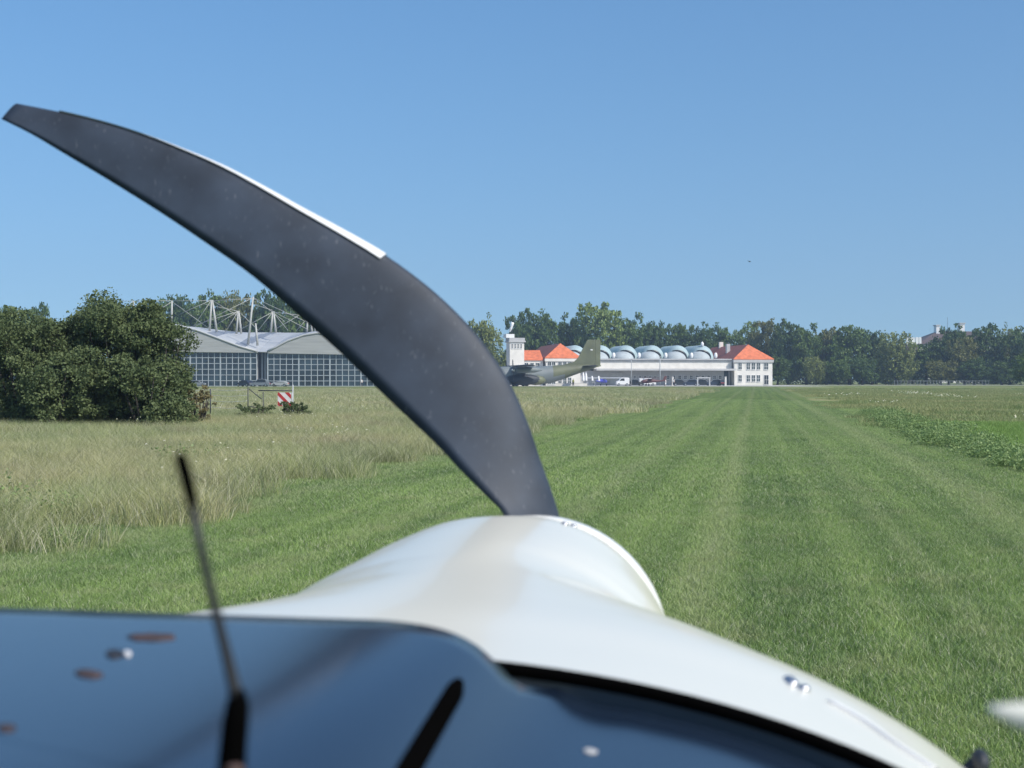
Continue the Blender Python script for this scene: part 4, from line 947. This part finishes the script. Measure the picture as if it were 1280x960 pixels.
# propeller blade: leading and trailing edge stations
LE = [(22,130),(75,140),(130,153),(180,168),(230,187),(280,208),(330,234),(380,262),(430,289),(482,319),(530,354),(568,388),(600,423),(628,462),(648,500),(664,540),(677,580),(688,612),(698,645),(708,690),(712,730)]
TE = [(2,149),(40,168),(82,193),(124,218),(168,245),(212,273),(258,304),(304,336),(346,370),(388,407),(428,443),(462,476),(492,505),(522,533),(550,560),(574,586),(596,608),(614,626),(629,643),(646,690),(655,730)]
def blade_mesh(flip=None):
    N = len(LE); rows = []; strip = []
    le = [np.array(p, float) for p in LE]; te = [np.array(p, float) for p in TE]
    le = catmull(le, 3); te = catmull(te, 3); n = len(le)
    for i in range(n):
        t = i/(n-1); tw = .02+.055*t; vb = 1.62
        a = onv(*le[i], vb+tw*.5); c = onv(*te[i], vb-tw*.5); ch = c-a; L_ = ch.length
        nrm = ch.cross(Vector((0, 0, 1)) if i < n*.5 else Vector((0,0,1))).normalized(); nrm = Vector((0,-1,0)) - ch.normalized()*Vector((0,-1,0)).dot(ch.normalized()); nrm.normalize()
        th = .006+.016*t; pts = []
        xs = [0,.02,.06,.15,.3,.5,.7,.88,1.0]; up = [0,.35,.6,.85,1,.9,.62,.28,.0]
        for x, y in zip(xs, up): pts.append(a+ch*x+nrm*th*.55*y)
        for x, y in zip(xs[-2:0:-1], up[-2:0:-1]): pts.append(a+ch*x-nrm*th*.8*y)
        rows.append(pts); strip.append((a, ch.normalized(), nrm, th))
    if flip:
        rows = [[flip(p) for p in r] for r in rows]
        strip = None
    return rows, strip
rows, strip = blade_mesh(); b = MB(); b.loft(rows); bl = b.build('propeller_blade', M['blade'], ac)
b = MB(); sr = []; n = len(strip)
for i in range(3, 28):
    a, ch, nrm, th = strip[i]; t = (i-3)/24; w = .0004+.0088*t**1.7
    sr.append([a-ch*.0018*t-nrm*.002*t, a-ch*.0012*t+nrm*(th*.2+.001*t), a+ch*w+nrm*(th*.45+.0015), a+ch*w+nrm*(th*.2), a+ch*w*.5-nrm*(th*.3)])
b.loft(sr, smooth=False); b.build('leading_edge_strip', M['edge'], bl)
def flp(p): q = p-HUB; return Vector((-q.x, q.y, -q.z))+HUB
rows, _ = blade_mesh(flp); b = MB(); b.loft(rows); b.build('propeller_blade', M['blade'], ac)
# windscreen seal
b = MB(); pts = []
for k in range(60):
    a = math.pi*(.5-.40+.80*k/59); x, z = sec_pt(SEC[0], a); s_ = SM[0]
    pts.append((x, gasket_v(x)-.004, z+EYE-.0015))
b.tube(pts, .0042, 8); b.build('windscreen_seal', M['rubber'], ac); b = MB()
b.loft([[(x, y+.0005, z-.002), (x, y+.0045, z-.002), (x, y+.0045, z-.03), (x, y+.0005, z-.03)] for x, y, z in pts], smooth=False); b.build('reflection_blocker', M['slate'], ac)  # web added under the seal to darken what the deck reflects
# glareshield deck
HP = [(-1,-.1275),(.050,-.1275),(.075,-.1280),(.100,-.1315),(.117,-.1385),(.129,-.1485),(.140,-.1600),(.152,-.1700),(.170,-.1780),(.200,-.1815),(.250,-.1900),(.300,-.2040),(.350,-.2230),(.400,-.2500),(.450,-.2900),(.50,-.33)]
def hood(u):   # height of the deck top (relative to the eye)
    xs = [p[0] for p in HP]; i = max(k for k in range(len(xs)-1) if xs[k] <= u or k == 0); p1, p2 = HP[i], HP[i+1]
    h = p2[0]-p1[0]; t = (u-p1[0])/h
    m = lambda k: 0 if k <= 0 or k >= len(HP)-1 else (HP[k+1][1]-HP[k-1][1])/(HP[k+1][0]-HP[k-1][0]) if k > 1 else 0
    return (2*t**3-3*t*t+1)*p1[1]+(t**3-2*t*t+t)*h*m(i)+(-2*t**3+3*t*t)*p2[1]+(t**3-t*t)*h*m(i+1)
us = [-.47+.015*i for i in range(30)]+[-.02+.006*i for i in range(50)]+[.28+.012*i for i in range(17)]
vs_ = [.30+.02*i for i in range(24)]
rings = []
for u in us:
    raised = max(0, min(1, (.158-u)/.022)); raised = raised*raised*(3-2*raised); vf = .702*raised+(gasket_v(u)-.008)*(1-raised); row = []
    w = hood(u); row.append((u, vf-.002, EYE+w-.06)); row.append((u, vf, EYE+w-.003)); row.append((u, vf-.0006, EYE+w-.0009)); row.append((u, vf-.002, EYE+w-.0001))
    for k in range(1, 21): v = vf-.005-(vf-.28)*k/20; row.append((u, v, EYE+w-.010*max(0, (.40-v)/.12)**2))
    rings.append(row)
b = MB(); b.loft(rings, closed=False); gs = b.build('glareshield', M['shield'], ac, fix=False)
for p in gs.data.polygons: pass
# slot, screws and residue on the deck
def deck(u, v, lift=0): return Vector((u, v, EYE+hood(u)+lift))
def ondeck(px, py):
    du, dv, dw = ray(px, py); lo_, hi_ = .2, 1.2
    for _ in range(40):
        t = (lo_+hi_)/2
        if dw*t > hood(UC+t*du): lo_ = t
        else: hi_ = t
    return UC+lo_*du, lo_*dv
pa = ondeck(577, 852); pb = ondeck(515, 958); b = MB(); rg = []
for k in range(17):
    t = k/16; u = pa[0]+(pb[0]-pa[0])*t*1.12; v = pa[1]+(pb[1]-pa[1])*t*1.12; w = .0027*min(1, math.sin(math.pi*min(.5, (t+.02)*3)))+.0006
    rg.append([deck(u-w, v, .0010), deck(u+w, v, .0010), deck(u+w, v, -.001), deck(u-w, v, -.001)])
b.loft(rg, smooth=False); b.build('demister_slot', M['rubber'], gs)
def spot(px, py, wpx, hpx, m, name='glue_spot', lift=.0008):
    u, v = ondeck(px, py); u2, v2 = ondeck(px+wpx/2, py); u3, v3 = ondeck(px, py-hpx/2)
    ax = Vector((u2-u, v2-v, 0)); ay = Vector((u3-u, v3-v, 0)); r = random.Random(px); ring_ = []
    for k in range(18):
        a = 2*math.pi*k/18; q = 1+.18*math.sin(2*a+px)+.22*(r.random()-.5); d = ax*math.cos(a)*q+ay*math.sin(a)*q; ring_.append((u+d.x, v+d.y))
    b = MB(); b.loft([[deck(x, y, -.0005) for x, y in ring_], [deck(x, y, lift*.7) for x, y in ring_], [deck(u+(x-u)*.8, v+(y-v)*.8, lift) for x, y in ring_]]); b.build(name, m, gs)
spot(190, 797, 50, 11, M['glue']); spot(143, 818, 26, 9, M['glue_dark']); spot(159, 818, 8, 6, M['signw'], 'glue_spot', .001); spot(110, 843, 34, 10, M['glue']); spot(8, 911, 20, 10, M['glue'])
spot(738, 940, 16, 6, M['cornice'])
# fuselage sides below the deck and landing gear
b = MB()
for q in (1, -1):
    b.loft([[(q*(.47 if v > 0 else .44), v, EYE-.30), (q*.475, v, EYE-.36), (q*.44, v, EYE-.58), (q*.3, v, EYE-.675), (0, v, EYE-.685), (0, v, EYE-.675), (q*.3, v, EYE-.665), (q*.43, v, EYE-.57), (q*.463, v, EYE-.36), (q*.46, v, EYE-.30)] for v in (.699, .3, -.2, -.7)], smooth=False)
b.build('fuselage', M['cowl'], ac)
for q in (1, -1):
    b = MB(); b.tube([(q*.35, .45, EYE-.66), (q*.85, .45, .28)], [.035, .025]); b.build('gear_leg', M['cowl'], ac)
    b = MB(); b.tube([(q*.85, .45, .2), (q*.97, .45, .2)], .2, 24); b.build('wheel', M['tyre'], ac, .03)
# small fittings at the right edge
p = onv(1226, 952, .93); b = MB(); b.ell(p, (.006,.012,.008)); b.tube([p+Vector((-.03,0,-.03)), p], .006); b.build('bracket', M['mildark'], ac)
pts = [onv(1236, 884, .36), onv(1250, 889, .36), onv(1268, 893, .36), onv(1300, 897, .36), onv(1360, 906, .36)]
b = MB(); b.tube(pts, [.0006,.0016,.0028,.004,.0055], 14); b.build('fairing', M['cowl'], ac)

# ---------------------------------------------------------------- whip antenna on the glareshield
an = empty('whip_antenna', (0, 0, 0), 0, 'thin black whip antenna with thick base standing on the glareshield at the left', 'antenna')
base = px2w(292, 972, .42); an.location = base
def q_(px, py, Y=.42): return px2w(px, py, Y)-base
b = MB(); b.tube([q_(222,566), q_(226,573), q_(231,590), q_(236,610), q_(241,632)], [.0009,.0020,.0021,.0020,.0017], 12); b.build('tip', M['rubber'], an)
b = MB(); b.tube([q_(240,630), q_(252,690), q_(266,750), q_(281,810), q_(293,860), q_(296,875)], [.0014,.0014,.0015,.0017,.0021,.0029], 12); b.build('whip', M['plastic'], an)
b = MB(); b.tube([q_(297,862), q_(297,880), q_(294,905), q_(291,935), q_(289,965), q_(288,1010)], [.0020,.0036,.0041,.0043,.0045,.0047], 16); b.build('base', M['rubber'], an)
b = MB(); b.ell(q_(293,962,.414), (.003,.002,.0016)); b.build('band', M['glue'], an)

# ---------------------------------------------------------------- haze
HAZE = 0.00035
if HAZE:
    b = MB(); b.box(-900, 900, -80, 900, -2.0, 75); hz = b.build('haze'); m = bpy.data.materials.new('haze'); m.use_nodes = True; n = m.node_tree; n.nodes.clear()
    pv = n.nodes.new('ShaderNodeVolumePrincipled'); pv.inputs['Color'].default_value = (.62,.80,1,1); pv.inputs['Density'].default_value = HAZE; pv.inputs['Anisotropy'].default_value = .2
    mo = n.nodes.new('ShaderNodeOutputMaterial'); n.links.new(pv.outputs[0], mo.inputs['Volume']); hz.data.materials.append(m); hz.display_type = 'BOUNDS'
    tag(hz, 'thin blue summer haze over the whole airfield', 'haze', kind='stuff')
for o in bpy.data.objects:
    if 's0' in o.keys(): del o['s0']
